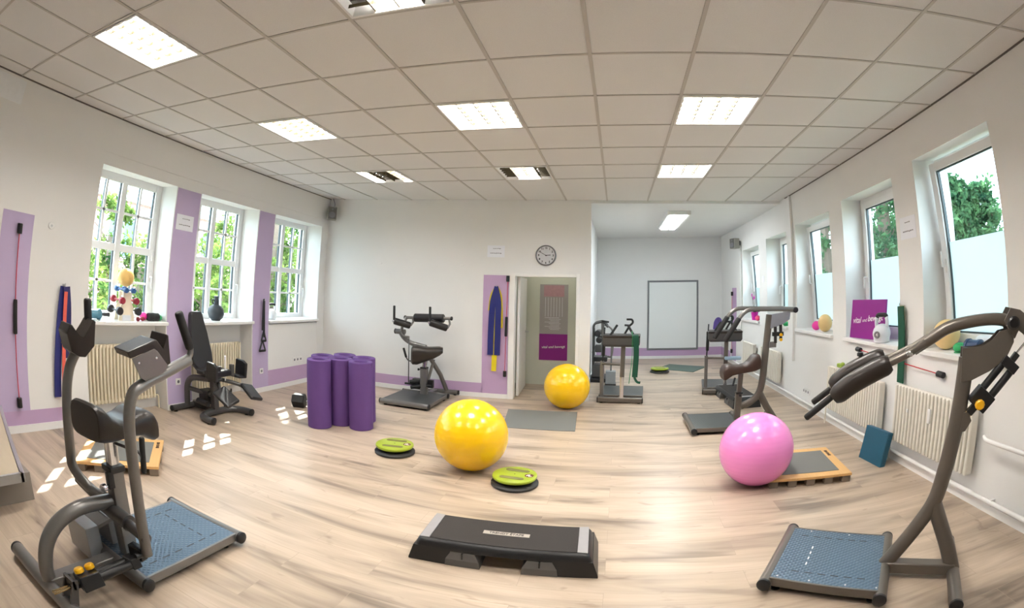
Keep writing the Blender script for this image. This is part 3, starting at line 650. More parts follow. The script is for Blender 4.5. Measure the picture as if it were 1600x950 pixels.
o = MB(); o.b2((XL-0.0005, 0.4, 2.83), (XL+0.002, 1.31, 3.04)); tag(o.build('wall_patch', mat('pale_patch', (0.82, 0.84, 0.86), 0.7)), 'paler patch high on the wall, below the ceiling beside the paned windows', 'wall patch')  # thin sheet slightly paler than the wall around it
t = thing('wall_button', 'small round white button on the wall above the navy and coral bands', 'button', (XL, 1.89, 1.875))
m = MB(); m.lathe([(0.034, 0), (0.034, 0.012), (0.03, 0.017), (0, 0.018)], (XL, 1.89, 1.875), RL, 24); m.build('button_plate', WHITE, t)
m = MB(); m.lathe([(0.012, 0.017), (0.011, 0.022), (0, 0.0225)], (XL, 1.89, 1.875), RL, 16); m.build('button_knob', ALU, t)
for lb, x, z in (('small nail hook high on the back wall above the trunk machine', -2.36, 2.04), ('small faint hook on the back wall high above the purple rolls', -3.75, 2.02)):
    o = MB(); o.box((x, YB-0.006, z), (0.05, 0.012, 0.02), None, 0.003); o.tube([(x, YB-0.01, z), (x, YB-0.03, z-0.004), (x, YB-0.032, z+0.012)], 0.003, 8); tag(o.build('wall_hook', WHITE, None, (x, YB, z)), lb, 'hook')
# clock
t = thing('wall_clock', 'round white wall clock with black numerals above the doorway', 'clock', (-1.06, YB, 2.22)); CK = Matrix.Translation((-1.06, YB, 2.22)) @ RB.to_4x4()
m = MB(CK); m.lathe([(0, 0.0), (0.152, 0), (0.158, 0.01), (0.156, 0.034), (0.146, 0.04), (0.139, 0.034), (0.137, 0.022)], (0, 0, 0), None, 48); m.build('clock_rim', mat('clock_rim_grey', srgb(120, 120, 124), 0.35, metal=0.6), t)
m = MB(CK); m.lathe([(0, 0.022), (0.138, 0.022), (0.138, 0.018)], (0, 0, 0), None, 48); face = m.build('clock_dial', CLOCKF, t)
m = MB(CK)
for h in range(1, 13):
    a = pi/2-2*pi*h/12; m.text(str(h), 0.040, Matrix.Translation((0.110*cos(a), 0.113*sin(a), 0.0225)), 0.0006, None, 0.0018)
m.build('numerals', BLACK, face)
m = MB(CK)
for ang, L, w_ in ((pi/2-2*pi*(2.83/12), 0.072, 0.010), (pi/2-2*pi*(50/60), 0.108, 0.007)):
    m.box((cos(ang)*L*0.42, sin(ang)*L*0.42, 0.026), (L*1.15, w_, 0.002), rotz(ang))
m.lathe([(0.009, 0.022), (0.009, 0.03), (0, 0.031)], (0, 0, 0), None, 16); m.build('clock_hand', BLACK, t)
# poster on the corridor wall
PX = -1.085; t = thing('door_poster', 'tall grey and magenta poster seen through the doorway', 'poster', (PX, 8.2, 0.45)); PF = Matrix.Translation((PX, 8.2, 1.12)) @ RB.to_4x4()
m = MB(PF); m.box((0, 0.24, 0.004), (0.50, 0.88, 0.006)); m.build('poster_sheet', POSTER_G, t)
m = MB(PF); m.box((0, 0.565, 0.008), (0.36, 0.2, 0.002)); tag(m.build('poster_picture', POSTER_R, t), 'pale rose picture')
m = MB(PF)
for k in range(7): m.box((-0.15+k*0.05, 0.28, 0.008), (0.006, 0.34, 0.001))
for k in range(9): m.box((0.02 if k % 3 else -0.03, 0.09-k*0.026, 0.008), (0.26-0.05*(k % 3), 0.006, 0.001))
m.build('poster_table', PAPER, t)
m = MB(PF); m.box((0, -0.435, 0.005), (0.50, 0.47, 0.008)); mg = m.build('magenta_panel', MAGENTA, t)
m = MB(PF); m.text('vital und bewegt', 0.062, Matrix.Translation((0, -0.43, 0.0095)) @ Matrix.Rotation(radians(3), 4, 'Z'), 0.0006, None, 0.001, 0.2); m.build('slogan', LOGOW, mg)
# framed white board on the far wall
t = thing('white_board', 'large white board with a thin grey frame on the far wall', 'white board', (1.37, YF, 0.30)); bx0, bx1, bz0, bz1 = 0.787, 2.07, 0.22, 1.955
m = MB(); m.b2((bx0, YF-0.014, bz0), (bx1, YF, bz1)); m.build('board_panel', mat('board_white', (0.80, 0.84, 0.845), 0.35, var=0.01), t)
m = MB(); e = 0.045
for lo, hi in (((bx0, bz0), (bx0+e, bz1)), ((bx1-e, bz0), (bx1, bz1)), ((bx0+e, bz0), (bx1-e, bz0+e)), ((bx0+e, bz1-e), (bx1-e, bz1))): m.b2((lo[0], YF-0.024, lo[1]), (hi[0], YF, hi[1]), 0.003)
m.build('board_frame', mat('board_frame_grey', srgb(118, 122, 126), 0.45, metal=0.2), t)
# speakers
def speaker(label, loc, rz):
    t = thing('wall_speaker', label, 'speaker', loc, rz, 'small wall speakers'); F = WM[t]
    m = MB(F); m.box((0, 0, 0), (0.155, 0.15, 0.22), None, 0.012); m.build('speaker_cabinet', SPEAKER, t)
    m = MB(F); m.box((0, -0.078, 0), (0.135, 0.008, 0.195), None, 0.003); g = m.build('speaker_grille', GRILLE, t)
    m = MB(F); m.lathe([(0, 0.004), (0.02, 0.003), (0.05, 0.0055), (0.054, 0.0)], (0, -0.081, -0.03), rotx(pi/2), 24); m.lathe([(0, 0.004), (0.016, 0.003), (0.018, 0)], (0, -0.081, 0.06), rotx(pi/2), 18); m.build('speaker_cone', INK, g)
    m = MB(F); m.box((0, 0.105, 0), (0.03, 0.07, 0.05)); m.box((0, 0.14, 0), (0.06, 0.012, 0.12)); m.build('speaker_bracket', INK, t)
speaker('small grey speaker in the corner beyond the paned windows, below the ceiling', (XL+0.15, 6.58, 2.80), radians(38))
speaker('small grey speaker high on the far room window wall', (XR-0.15, 9.75, 2.66), radians(-62))
o = MB(); o.tube(catmull([(XL+0.17, 6.60, 2.90), (XL+0.14, 6.65, 2.98), (XL+0.08, 6.67, ZC+0.002)]), 0.006, 8); tag(o.build('speaker_cable', INK), 'short dark cable from the corner speaker up to the ceiling', 'cable')

# swing rods: thin red rod with foam grip and black end weights
def swing_rod(label, p0, p1, grip=0.30, r=0.0045):
    a, b = Vector(p0), Vector(p1); c = (a+b)/2; d = (b-a).normalized()
    t = thing('swing_rod', label, 'swing rod', tuple(c), 0, 'red swing rods')
    m = MB(); m.tube([a, b], r, 10); m.build('rod', RODRED, t)
    for q in (a, b):
        m = MB(); m.lathe([(0, -0.045), (0.022, -0.045), (0.026, -0.04), (0.026, 0.04), (0.022, 0.045), (0, 0.045)], q, axis_rot(d), 18); m.build('end_weight', BLACK, t)
    m = MB(); m.capsule(c-d*grip/2, c+d*grip/2, 0.020, 14); m.build('foam_grip', FOAM, t)
swing_rod('red swing rod hanging upright on the wide lilac panel', (XL+0.035, 1.545, 1.795), (XL+0.035, 1.575, 0.285), 0.30)
swing_rod('red swing rod standing beside the door frame next to the yellow and blue bands', (-1.625, YB-0.05, 1.855), (-1.645, YB-0.05, 0.40), 0.30)
swing_rod('red swing rod lying level on the wall above the radiator with the heat meter', (XR-0.035, 4.69, 0.985), (XR-0.035, 3.235, 0.915), 0.18)
swing_rod('red swing rod on the lilac stripe in the far room corner', (XR-0.035, 10.52, 1.60), (XR-0.035, 10.52, 0.30), 0.28)
# hanging latex bands
def band(m, pts, w_, mi=0, th=0.003, nrm=(1, 0, 0)):
    m.sweep(catmull(pts, 5), [(-w_/2, -th), (w_/2, -th), (w_/2, th), (-w_/2, th)], nrm, True, True, None, mi)
t = thing('exercise_bands', 'long navy and coral exercise bands hanging from a wall hook', 'exercise bands', (XL, 2.08, 1.33)); x = XL
m = MB(); m.box((x+0.004, 2.085, 1.34), (0.008, 0.03, 0.05), None, 0.003); m.tube(bend([(x+0.005, 2.085, 1.35), (x+0.06, 2.085, 1.345), (x+0.06, 2.085, 1.375)], 0.01), 0.005, 8); m.build('hook', ALU, t)
m = MB(); band(m, [(x+0.045, 2.075, 1.345), (x+0.04, 2.055, 1.1), (x+0.035, 2.025, 0.7), (x+0.03, 2.005, 0.31)], 0.075, 0, 0.004); tag(m.build('band', B_BLUE, t), 'blue band')
m = MB(); band(m, [(x+0.062, 2.10, 1.345), (x+0.058, 2.125, 1.15), (x+0.055, 2.13, 0.9), (x+0.05, 2.135, 0.68)], 0.075, 0, 0.004); tag(m.build('band', B_NAVY, t), 'navy band')
m = MB(); band(m, [(x+0.075, 2.09, 1.30), (x+0.07, 2.085, 1.0), (x+0.066, 2.075, 0.6), (x+0.06, 2.055, 0.205)], 0.038, 0, 0.004); tag(m.build('band', B_RED, t), 'coral band')
t = thing('exercise_bands', 'yellow and blue exercise bands hanging on the lilac strip beside the doorway', 'exercise bands', (-1.82, YB, 1.72)); y = YB
m = MB(); m.tube([(-1.80, y, 1.735), (-1.80, y-0.05, 1.735), (-1.80, y-0.055, 1.755)], 0.006, 8); m.build('hook', ALU, t)
N3 = (0, 1, 0)
for mt_, nm, pts, w_ in ((B_BLUE, 'blue band', [(-1.815, y-0.03, 1.735), (-1.85, y-0.03, 1.5), (-1.87, y-0.03, 1.1), (-1.875, y-0.03, 0.68)], 0.09), (B_BLUE, 'blue band', [(-1.79, y-0.032, 1.735), (-1.765, y-0.034, 1.5), (-1.765, y-0.034, 1.1), (-1.77, y-0.034, 0.68)], 0.09),
    (B_YEL, 'yellow band', [(-1.815, y-0.016, 1.735), (-1.87, y-0.016, 1.6), (-1.90, y-0.016, 1.36)], 0.05), (B_YEL, 'yellow band', [(-1.785, y-0.012, 1.735), (-1.74, y-0.014, 1.6), (-1.72, y-0.014, 1.36), (-1.715, y-0.014, 1.1)], 0.045), (B_YEL, 'yellow band', [(-1.80, y-0.02, 1.72), (-1.805, y-0.018, 1.2), (-1.81, y-0.018, 0.8), (-1.82, y-0.02, 0.43)], 0.075)):
    m = MB(); m.sweep(catmull(pts, 5), [(-0.003, -w_/2), (0.003, -w_/2), (0.003, w_/2), (-0.003, w_/2)], (1, 0, 0), True, True, [0.35]+[min(1, 0.35+0.12*k) for k in range(1, 5*(len(pts)-1)+1)]); tag(m.build('band', mt_, t), nm)
t = thing('exercise_bands', 'dark green exercise band hanging between two frosted windows', 'exercise bands', (XR, 3.86, 1.46)); x = XR
m = MB(); m.tube([(x, 3.86, 1.465), (x-0.05, 3.86, 1.465), (x-0.055, 3.86, 1.485)], 0.006, 8); m.build('hook', ALU, t)
m = MB(); band(m, [(x-0.05, 3.845, 1.46), (x-0.046, 3.835, 1.2), (x-0.043, 3.835, 1.0), (x-0.04, 3.84, 0.76)], 0.10, 0, 0.006, (-1, 0, 0)); tag(m.build('band', B_GRN, t), 'dark green band')
m = MB(); band(m, [(x-0.025, 3.87, 1.45), (x-0.022, 3.895, 1.3), (x-0.02, 3.90, 1.05)], 0.035, 0, 0.004, (-1, 0, 0)); tag(m.build('band', B_YEL, t), 'yellow band')
# tube expander on the second pier
t = thing('tube_expander', 'black tube expander with two triangular handles hanging on the lilac pier', 'tube expander', (XL+0.003, 5.14, 1.31)); x = XL+0.05
m = MB(); m.tube([(XL+0.003, 5.14, 1.325), (x+0.02, 5.14, 1.325), (x+0.022, 5.14, 1.345)], 0.006, 8); m.build('hook', ALU, t)
m = MB(); m.tube(catmull([(x, 5.125, 0.90), (x, 5.128, 1.1), (x, 5.134, 1.30), (x, 5.14, 1.335), (x, 5.147, 1.30), (x, 5.155, 1.1), (x, 5.165, 0.80)]), 0.013, 10); m.build('tube', BLACK, t)
for yy, zt, w_ in ((5.155, 0.90, 0.10), (5.13, 0.76, 0.13)):
    m = MB(); m.tube(bend([(x, yy, zt), (x, yy-w_/2, zt-0.15), (x, yy+w_/2, zt-0.15), (x, yy, zt)], 0.012), 0.011, 8); h = m.build('handle_strap', BLACK, t)
    m = MB(); m.capsule((x, yy-w_/2, zt-0.15), (x, yy+w_/2, zt-0.15), 0.017, 12); m.build('handle_grip', FOAM, h)

# ------------------------------------------------------------------ floor things
def gym_ball(name, label, c, r, mt):
    t = thing(name, label, 'gym ball', (c[0], c[1], 0), 0, 'large gym balls')
    m = MB(); n = 96; prof = []
    for i in range(n+1):
        a = pi*i/n; rr = r*(1+0.0022*(0.5+0.5*cos(a*46))*(1 if 0.18 < a < 2.96 else 0)); z = -rr*cos(a)
        z = max(z, -r+0.006); prof.append((rr*sin(a) if 0 < i < n else 0, z))
    R = Euler((0.5, -0.25, 0)).to_matrix() if False else None
    m.lathe(prof, (c[0], c[1], r-0.006), R, 72); m.build('ball_shell', mt, t)
    m = MB(); d = Vector((-0.35, 0.55, 0.76)).normalized(); m.lathe([(0.014, -0.002), (0.013, 0.003), (0, 0.004)], Vector((c[0], c[1], r-0.006))+d*r, axis_rot(d), 16); m.build('ball_plug', LOGOW, t)
gym_ball('gym_ball', 'large yellow gym ball beside the lime balance discs', (-1.261, 4.025), 0.337, YBALL)
gym_ball('gym_ball', 'yellow gym ball in front of the doorway', (-0.664, 6.60), 0.325, YBALL)
gym_ball('gym_ball', 'pink gym ball beside the wooden board on the right', (1.229, 3.828), 0.320, PBALL)
def disc(label, x, y, rz, small=False):
    t = thing('balance_disc', label, 'balance disc', (x, y, 0), rz, 'lime balance discs'); F = WM[t]
    m = MB(F); m.lathe([(0, 0.0), (0.185, 0), (0.20, 0.006), (0.202, 0.022), (0.19, 0.034), (0.14, 0.042), (0.11, 0.05), (0, 0.05)], (0, 0, 0), None, 48); m.build('disc_base', RUBBER, t)
    m = MB(F); m.lathe([(0.10, 0.045), (0.14, 0.056), (0.182, 0.066), (0.19, 0.078), (0.188, 0.090), (0.178, 0.0955), (0, 0.0955)], (0, 0, 0), None, 48); top = m.build('disc_top', LIME, t)
    for yy, L in ((0.088, 0.21), (-0.088, 0.21)):
        m = MB(F); P = []
        for k in range(9): a = pi/2+pi*k/8; P.append((-L/2+0.026+0.026*cos(a), yy+0.026*sin(a), 0.0952))
        for k in range(9): a = -pi/2+pi*k/8; P.append((L/2-0.026+0.026*cos(a), yy+0.026*sin(a), 0.0952))
        m.prism(P, (0, 0, 0.002)); m.build('grip_strip', OLIVE, top)
    m = MB(F); m.lathe([(0, 0.0968), (0.038, 0.0966), (0.038, 0.095)], (0.125, 0.004, 0), None, 28); b = m.build('badge', mat('badge_maroon', srgb(96, 40, 44), 0.5), top)
    m = MB(F); m.sweep(catmull([(0.105, -0.012, 0.097), (0.112, 0.014, 0.097), (0.13, 0.016, 0.097), (0.122, -0.004, 0.097), (0.132, -0.016, 0.097), (0.15, -0.010, 0.097)]), [(-0.004, -0.0006), (0.004, -0.0006), (0.004, 0.0006), (-0.004, 0.0006)], (0, 0, 1)); m.build('badge_mark', LOGOW, b)
    m = MB(F); m.lathe([(0.006, 0.095), (0.006, 0.098), (0, 0.098)], (0, 0, 0), None, 12); m.build('centre_pin', OLIVE, top)
disc('lime balance disc between the yellow ball and the step bench', -0.80, 3.765, radians(-6))
disc('lime balance disc in front of the purple foam rolls', -2.085, 4.115, radians(12))
disc('small looking lime balance disc on the floor of the far room', 0.93, 9.70, radians(5))
def mat_obj(label, pts, th, mt):
    c = [sum(p[i] for p in pts)/len(pts) for i in (0, 1)]
    m = MB(); m.prism([(p[0], p[1], 0.0) for p in pts], (0, 0, th), None, 0.002); o = m.build('gym_mat', mt, None, (c[0], c[1], 0)); tag(o, label, 'gym mat')
mat_obj('grey mat on the floor before the doorway ball', [(-1.31, 5.42), (-0.44, 5.44), (-0.49, 6.36), (-1.44, 6.30)], 0.008, GREYMAT)
mat_obj('dark grey green mat lying in the far room', [(0.90, 10.15), (1.62, 9.62), (2.02, 10.25), (1.25, 10.72)], 0.012, GREENMAT)
# foam rolls, standing
def roll(label, x, y, r, h, first=[None]):
    if first[0] is None:
        t = thing('foam_roll', label, 'foam roll', (x, y, 0), 0, 'purple foam rolls standing together'); F = WM[t]
        m = MB(F); m.lathe([(0, 0), (r-0.006, 0), (r, 0.006), (r, h-0.008), (r-0.008, h), (r*0.62, h), (r*0.56, h-0.008), (r*0.50, h-0.14), (0, h-0.14)], (0, 0, 0), None, 40); m.build('roll_body', PURPLE, t)
        m = MB(F); P = []
        for k in range(100):
            a = k*0.2; rr = r*0.58+(r*0.40)*k/100; P.append((rr*cos(a), rr*sin(a), h+0.0006))
        m.sweep(P, [(-0.0015, -0.0006), (0.0015, -0.0006), (0.0015, 0.0006), (-0.0015, 0.0006)], (0, 0, 1)); m.build('roll_seam', mat('dark_purple_seam', srgb(70, 42, 100), 0.8), t); first[0] = t
    else:
        t = copy_tree(first[0]); t.location = (x, y, 0); t['label'] = label
    t.rotation_euler.z = x*7
RH, RRD = 0.79, 0.139
for lb, px in (('front purple foam roll of the group, beside the hexagonal weight', (-3.206, 4.42)), ('front purple foam roll of the group, closest to the lime disc', (-2.787, 4.655)), ('purple foam roll standing in the dark gap between the two front rolls', (-3.066, 4.668)),
               ('purple foam roll in the rear beside the paned window wall', (-3.34, 4.68)), ('rear middle purple foam roll of the standing group', (-3.19, 4.945)), ('rear purple foam roll of the group, closest to the trunk trainer', (-2.905, 4.93))):
    roll(lb, px[0], px[1], RRD, RH)
# step benches
def step_bench(label, loc, rz, text):
    t = thing('step_bench', label, 'step bench', loc, rz, 'black step benches'); F = WM[t]; L, W, H = 1.08, 0.40, 0.15
    def ring(z, l, w_, r=0.03):
        o = []
        for sx, sy, a0 in ((1, 1, 0), (-1, 1, 90), (-1, -1, 180), (1, -1, 270)):
            for k in range(4): a = radians(a0+30*k); o.append((sx*(l/2-r)+r*cos(a), sy*(w_/2-r)+r*sin(a), z))
        return o
    m = MB(F); m.loft([ring(H-0.055, L-0.03, W-0.01), ring(H-0.03, L-0.05, W-0.015), ring(H-0.006, L-0.075, W-0.05), ring(H, L-0.09, W-0.07)]); m.build('step_deck', BLACK, t)
    m = MB(F); m.box((0, 0, H+0.001), (L-0.215, W-0.08, 0.005), None, 0.002); m.build('tread_mat', mat('step_tread_rubber', srgb(36, 31, 28), 0.7, var=0.15, scale=220, bump=0.5), t)
    for sx in (-1, 1):
        m = MB(F); m.prism([(sx*(L/2-0.104), -W/2+0.037, H+0.001), (sx*(L/2-0.045), -W/2+0.033, H+0.001), (sx*(L/2-0.045), W/2-0.033, H+0.001), (sx*(L/2-0.104), W/2-0.037, H+0.001)], (0, 0, 0.003)); m.build('edge_strip', mat('grey_step_strip', srgb(150, 148, 150), 0.5), t)
        # end leg blocks with sloping faces
        m = MB(F); x1, x0 = sx*(L/2-0.012), sx*(L/2-0.245)
        xb1, xb0 = sx*(L/2+0.018), sx*(L/2-0.215)
        m.loft([[(xb0, -W/2-0.012, 0), (xb1, -W/2-0.012, 0), (xb1, W/2+0.012, 0), (xb0, W/2+0.012, 0)], [(xb0, -W/2-0.012, 0.012), (xb1, -W/2-0.012, 0.012), (xb1, W/2+0.012, 0.012), (xb0, W/2+0.012, 0.012)], [(x0, -W/2+0.005, H-0.05), (x1, -W/2+0.005, H-0.05), (x1, W/2-0.005, H-0.05), (x0, W/2-0.005, H-0.05)]], True, False); m.build('end_block', BLACK, t)
    G = mat('grey_riser_plastic', srgb(92, 90, 88), 0.6)
    for sx in (-1, 1):
        m = MB(F); xc = sx*0.225; m.loft([[(xc-0.105, -W/2-0.016, 0), (xc+0.105, -W/2-0.016, 0), (xc+0.105, W/2+0.016, 0), (xc-0.105, W/2+0.016, 0)], [(xc-0.10, -W/2-0.014, 0.045), (xc+0.10, -W/2-0.014, 0.045), (xc+0.10, W/2+0.014, 0.045), (xc-0.10, W/2+0.014, 0.045)], [(xc-0.072, -W/2+0.006, 0.09), (xc+0.072, -W/2+0.006, 0.09), (xc+0.072, W/2-0.006, 0.09), (xc-0.072, W/2-0.006, 0.09)]], True, False); r_ = m.build('riser', G, t)
        for sy in (-1, 1): m = MB(F); m.box((xc, sy*(W/2-0.002), 0.072), (0.008, 0.03, 0.035)); m.build('riser_slot', BLACK, r_)
    if text:
        m = MB(F); m.box((0, -0.0, H+0.0042), (0.285, 0.042, 0.002), None, 0.0008); pl = m.build('name_plate', mat('name_plate_grey', srgb(168, 160, 150), 0.5), t)
        m = MB(F); m.text('TRENDY ÉTAPE', 0.031, Matrix.Translation((0, 0, H+0.0056)), 0.0005, None, 0.0004); m.build('plate_text', BLACK, pl)
    return t
step_bench('black step bench with grey risers and a name plate, alone on the floor', (-0.605, 2.615, 0), radians(2.5), True)
step_bench('black step bench in the far room behind the seated press machine', (1.86, 7.02, 0), radians(93), False)
# wooden sensor boards on pallets
def pallet(label, c, rz, w_, d_):
    t = thing('balance_board', label, 'balance board', (c[0], c[1], 0), rz, 'wooden boards on grey blocks'); F = WM[t]
    m = MB(F); m.box((0, 0, 0.072), (w_, d_, 0.024), None, 0.003); m.build('plywood_top', WOODP, t)
    m = MB(F); m.box((0, 0.0, 0.0855), (w_*0.76, d_*0.74, 0.005), None, 0.001); m.build('grey_pad', GREYMAT, t)
    for i in range(5):
        for j in (-1, 0, 1):
            if i in (1, 3) and j == 0: continue
            m = MB(F); m.box((-w_/2+0.045+i*(w_-0.09)/4, j*(d_/2-0.045), 0.03), (0.075, 0.075, 0.06), None, 0.003); m.build('wood_block', WOODB, t)
    m = MB(F)
    m.text('Balance', 0.05, Matrix.Translation((w_/2-0.05, d_*0.28, 0.0845)) @ Matrix.Rotation(pi/2, 4, 'Z'), 0.0005, None, 0.001) if False else None
    for k, (a, b) in enumerate(((0, 0.03), (0.035, 0.055), (0.06, 0.08), (0.09, 0.11), (0.115, 0.15))): m.box((w_/2-0.045, d_*0.16+(a+b)/2, 0.0845), (0.03-0.006*(k % 2), (b-a), 0.001))
    m.build('burnt_mark', mat('burnt_mark', srgb(70, 45, 28), 0.8), t)
pallet('wooden balance board with grey pad beside the pink ball', (1.72, 3.98), radians(-6), 0.74, 0.74)
pallet('wooden balance board with grey pad lying in the sun behind the saddle seat', (-3.78, 2.16), radians(49), 0.72, 0.66)
# cushion leaning on the pipe
t = thing('foam_cushion', 'teal blue square cushion leaning against the white pipe', 'cushion', (2.50, 4.07, 0), 0)
cf = Matrix.Translation((2.42, 3.93, 0.0)) @ Matrix.Rotation(radians(6), 4, 'Z') @ Matrix.Rotation(radians(11), 4, 'Y')
m = MB(cf); m.box((0.035, 0, 0.165), (0.06, 0.36, 0.33), None, 0.012); m.build('cushion_body', TEAL, t)
m = MB(cf)
for xx in (0.008, 0.062): m.tube([(xx, -0.176, 0.006), (xx, 0.176, 0.006), (xx, 0.176, 0.326), (xx, -0.176, 0.326), (xx, -0.176, 0.006)], 0.004, 6)
m.build('piping', TEAL, t)
# black hexagonal dumbbell on the floor
t = thing('hex_dumbbell', 'black hexagonal weight on the floor beside the purple rolls', 'dumbbell', (-3.72, 5.0, 0), radians(20)); F = WM[t]
for sx in (-1, 1):
    m = MB(F); R6 = 0.098; P = lambda k, s_=1: (R6*s_*cos(pi/3*k+pi/3), R6*s_*sin(pi/3*k+pi/3))
    x0 = sx*0.20; m.loft([[(x0-0.085*1, y*0.86, 0.085+z*0.86) for y, z in (P(k) for k in range(6))], [(x0-0.07, y, 0.085+z) for y, z in (P(k) for k in range(6))], [(x0+0.07, y, 0.085+z) for y, z in (P(k) for k in range(6))], [(x0+0.085, y*0.86, 0.085+z*0.86) for y, z in (P(k) for k in range(6))]], True, False); m.build('weight_head', RUBBER, t)
m = MB(F); m.tube([(-0.13, 0, 0.085), (0.13, 0, 0.085)], 0.017, 14); m.build('dumbbell_bar', CHROME, t)
# low platform at the left edge
t = thing('entry_platform', 'low wooden platform with grey metal edge below the wide lilac panel', 'platform', (-3.9, 0.9, 0))
m = MB(); m.b2((-4.78, 0.2, 0), (-3.45, 1.15, 0.20), 0.003); m.build('platform_base', STONE2, t)
m = MB(); m.prism([(-4.785, 0.1, 0.205), (-3.33, 0.1, 0.205), (-3.33, 1.03, 0.205), (-4.785, 1.36, 0.205)], (0, 0, 0.055)); m.build('platform_top', STONE, t)
m = MB(); m.prism([(-3.325, 0.1, 0.203), (-3.30, 0.1, 0.203), (-3.30, 1.05, 0.203), (-3.325, 1.05, 0.203)], (0, 0, 0.062)); m.prism([(-4.785, 1.36, 0.203), (-3.30, 1.03, 0.203), (-3.30, 1.06, 0.203), (-4.785, 1.39, 0.203)], (0, 0, 0.062)); m.build('edge_trim', ALU, t)
# ------------------------------------------------------------------ things on the window sills
SL = SILL_L; xw = XL-0.13
def small_dumbbell(label, a, b, r, mt, hr=0.011, name='dumbbell', L=0.05):
    a, b = Vector(a), Vector(b); d = (b-a).normalized(); t = thing(name, label, 'dumbbell', tuple((a+b)/2), 0, 'small vinyl dumbbells')
    for q in (a, b):
        m = MB(); m.lathe([(0, -L/2), (r*0.8, -L/2), (r, -L/2+0.008), (r, L/2-0.008), (r*0.8, L/2), (0, L/2)], q, axis_rot(d), 20); m.build('weight_head', mt, t)
    m = MB(); m.tube([a, b], hr, 12); m.build('dumbbell_bar', mt, t)
# water dumbbell lying at the left
t = thing('water_bottle', 'teal bottle lying on the sill beside the dumbbell rack', 'bottle', (xw, 2.55, SL)); R = axis_rot((0.15, 1, 0))
m = MB(); m.lathe([(0, 0), (0.045, 0), (0.055, 0.006), (0.055, 0.03), (0.05, 0.036), (0.05, 0.11), (0.056, 0.116), (0.056, 0.15), (0.045, 0.16), (0, 0.162)], (xw, 2.45, SL+0.056), R, 28); m.build('bottle_body', DB_TEAL, t)
m = MB(); m.lathe([(0.014, 0.155), (0.014, 0.19), (0.018, 0.192), (0.018, 0.24), (0.021, 0.243), (0.021, 0.262), (0, 0.264)], (xw, 2.45, SL+0.056), R, 18); m.build('bottle_neck', DB_BLK, t)
# rack with six dumbbells
ry = 2.93; t = thing('dumbbell_rack', 'ivory dumbbell rack standing on the sill of the first window', 'dumbbell rack', (xw, ry, SL))
for dx in (-0.05, 0.05):
    m = MB(); m.prism([(xw+dx-0.008, ry-0.11, SL), (xw+dx-0.008, ry+0.11, SL), (xw+dx-0.008, ry+0.085, SL+0.10), (xw+dx-0.008, ry+0.085, SL+0.15), (xw+dx-0.008, ry+0.055, SL+0.2), (xw+dx-0.008, ry+0.055, SL+0.30), (xw+dx-0.008, ry-0.055, SL+0.30), (xw+dx-0.008, ry-0.055, SL+0.2), (xw+dx-0.008, ry-0.085, SL+0.15), (xw+dx-0.008, ry-0.085, SL+0.10)], (0.016, 0, 0))
    m.build('rack_side', RACK, t)
m = MB(); m.b2((xw-0.05, ry-0.06, SL), (xw+0.06, ry+0.06, SL+0.06), 0.004); m.build('rack_foot', KB_W, t)
for zz in (0.13, 0.24): m = MB(); m.b2((xw-0.045, ry-0.03, SL+zz), (xw+0.045, ry+0.03, SL+zz+0.02)); m.build('rack_crossbar', KB_W, t)
for lv, (z, w_, r, mt_, nm) in enumerate(((0.105, 0.125, 0.043, DB_BLK, 'black'), (0.215, 0.095, 0.037, DB_RED, 'dark red'), (0.325, 0.05, 0.03, DB_BLUE, 'blue'))):
    for sy, side in ((-1, 'bottle side'), (1, 'pier side')):
        yy = ry+sy*(w_); dx = 0.105
        small_dumbbell('%s dumbbell on the %s of the dumbbell rack%s' % (nm, side, ', lowest tier' if lv == 0 else ', middle tier' if lv == 1 else ', under the apricot ball'), (xw-dx, yy, SL+z), (xw+dx, yy, SL+z), r, mt_)
o = MB(); o.ball((xw, ry, SL+0.455), 0.098, (1, 1, 1.0), 36); o.lathe([(0.012, 0.0), (0.01, 0.004), (0, 0.005)], (xw+0.0975, ry, SL+0.455), roty(pi/2), 12); tag(o.build('soft_ball', ORANGE, None, (xw, ry, SL+0.357)), 'apricot soft ball on top of the dumbbell rack', 'ball')
small_dumbbell('small red dumbbell lying on the sill beside the rack', (xw+0.10, 3.06, SL+0.024), (xw+0.06, 3.15, SL+0.024), 0.024, DB_RED, 0.009, 'dumbbell', 0.03)
o = MB(); o.ball((xw, 3.20, SL+0.045), 0.045); o.box((xw, 3.20, SL+0.001), (0.02, 0.02, 0.002)); tag(o.build('massage_ball', PINKB, None, (xw, 3.2, SL)), 'hot pink small ball on the first window sill', 'ball')
o = MB(); o.lathe([(0, -0.05), (0.03, -0.05), (0.034, -0.04), (0.034, 0.04), (0.03, 0.05), (0, 0.05)], (xw-0.05, 3.29, SL+0.034), axis_rot((0.2, 1, 0)), 20); tag(o.build('foam_cylinder', B_YEL, None, (xw-0.05, 3.29, SL)), 'small yellow foam cylinder behind the black weight on the sill', 'foam cylinder')
t = thing('weight_cuff', 'black rolled weight cuff on the first window sill', 'weight cuff', (xw+0.06, 3.30, SL))
m = MB(); m.lathe([(0, -0.075), (0.042, -0.075), (0.045, -0.07), (0.045, 0.07), (0.042, 0.075), (0, 0.075)], (xw+0.06, 3.30, SL+0.045), axis_rot((0, 1, 0)), 24); m.build('cuff_roll', FOAM, t)
m = MB(); m.lathe([(0.0455, -0.012), (0.0468, -0.012), (0.0468, 0.012), (0.0455, 0.012)], (xw+0.06, 3.30, SL+0.045), axis_rot((0, 1, 0)), 24); m.build('cuff_strap', RUBBER, t)
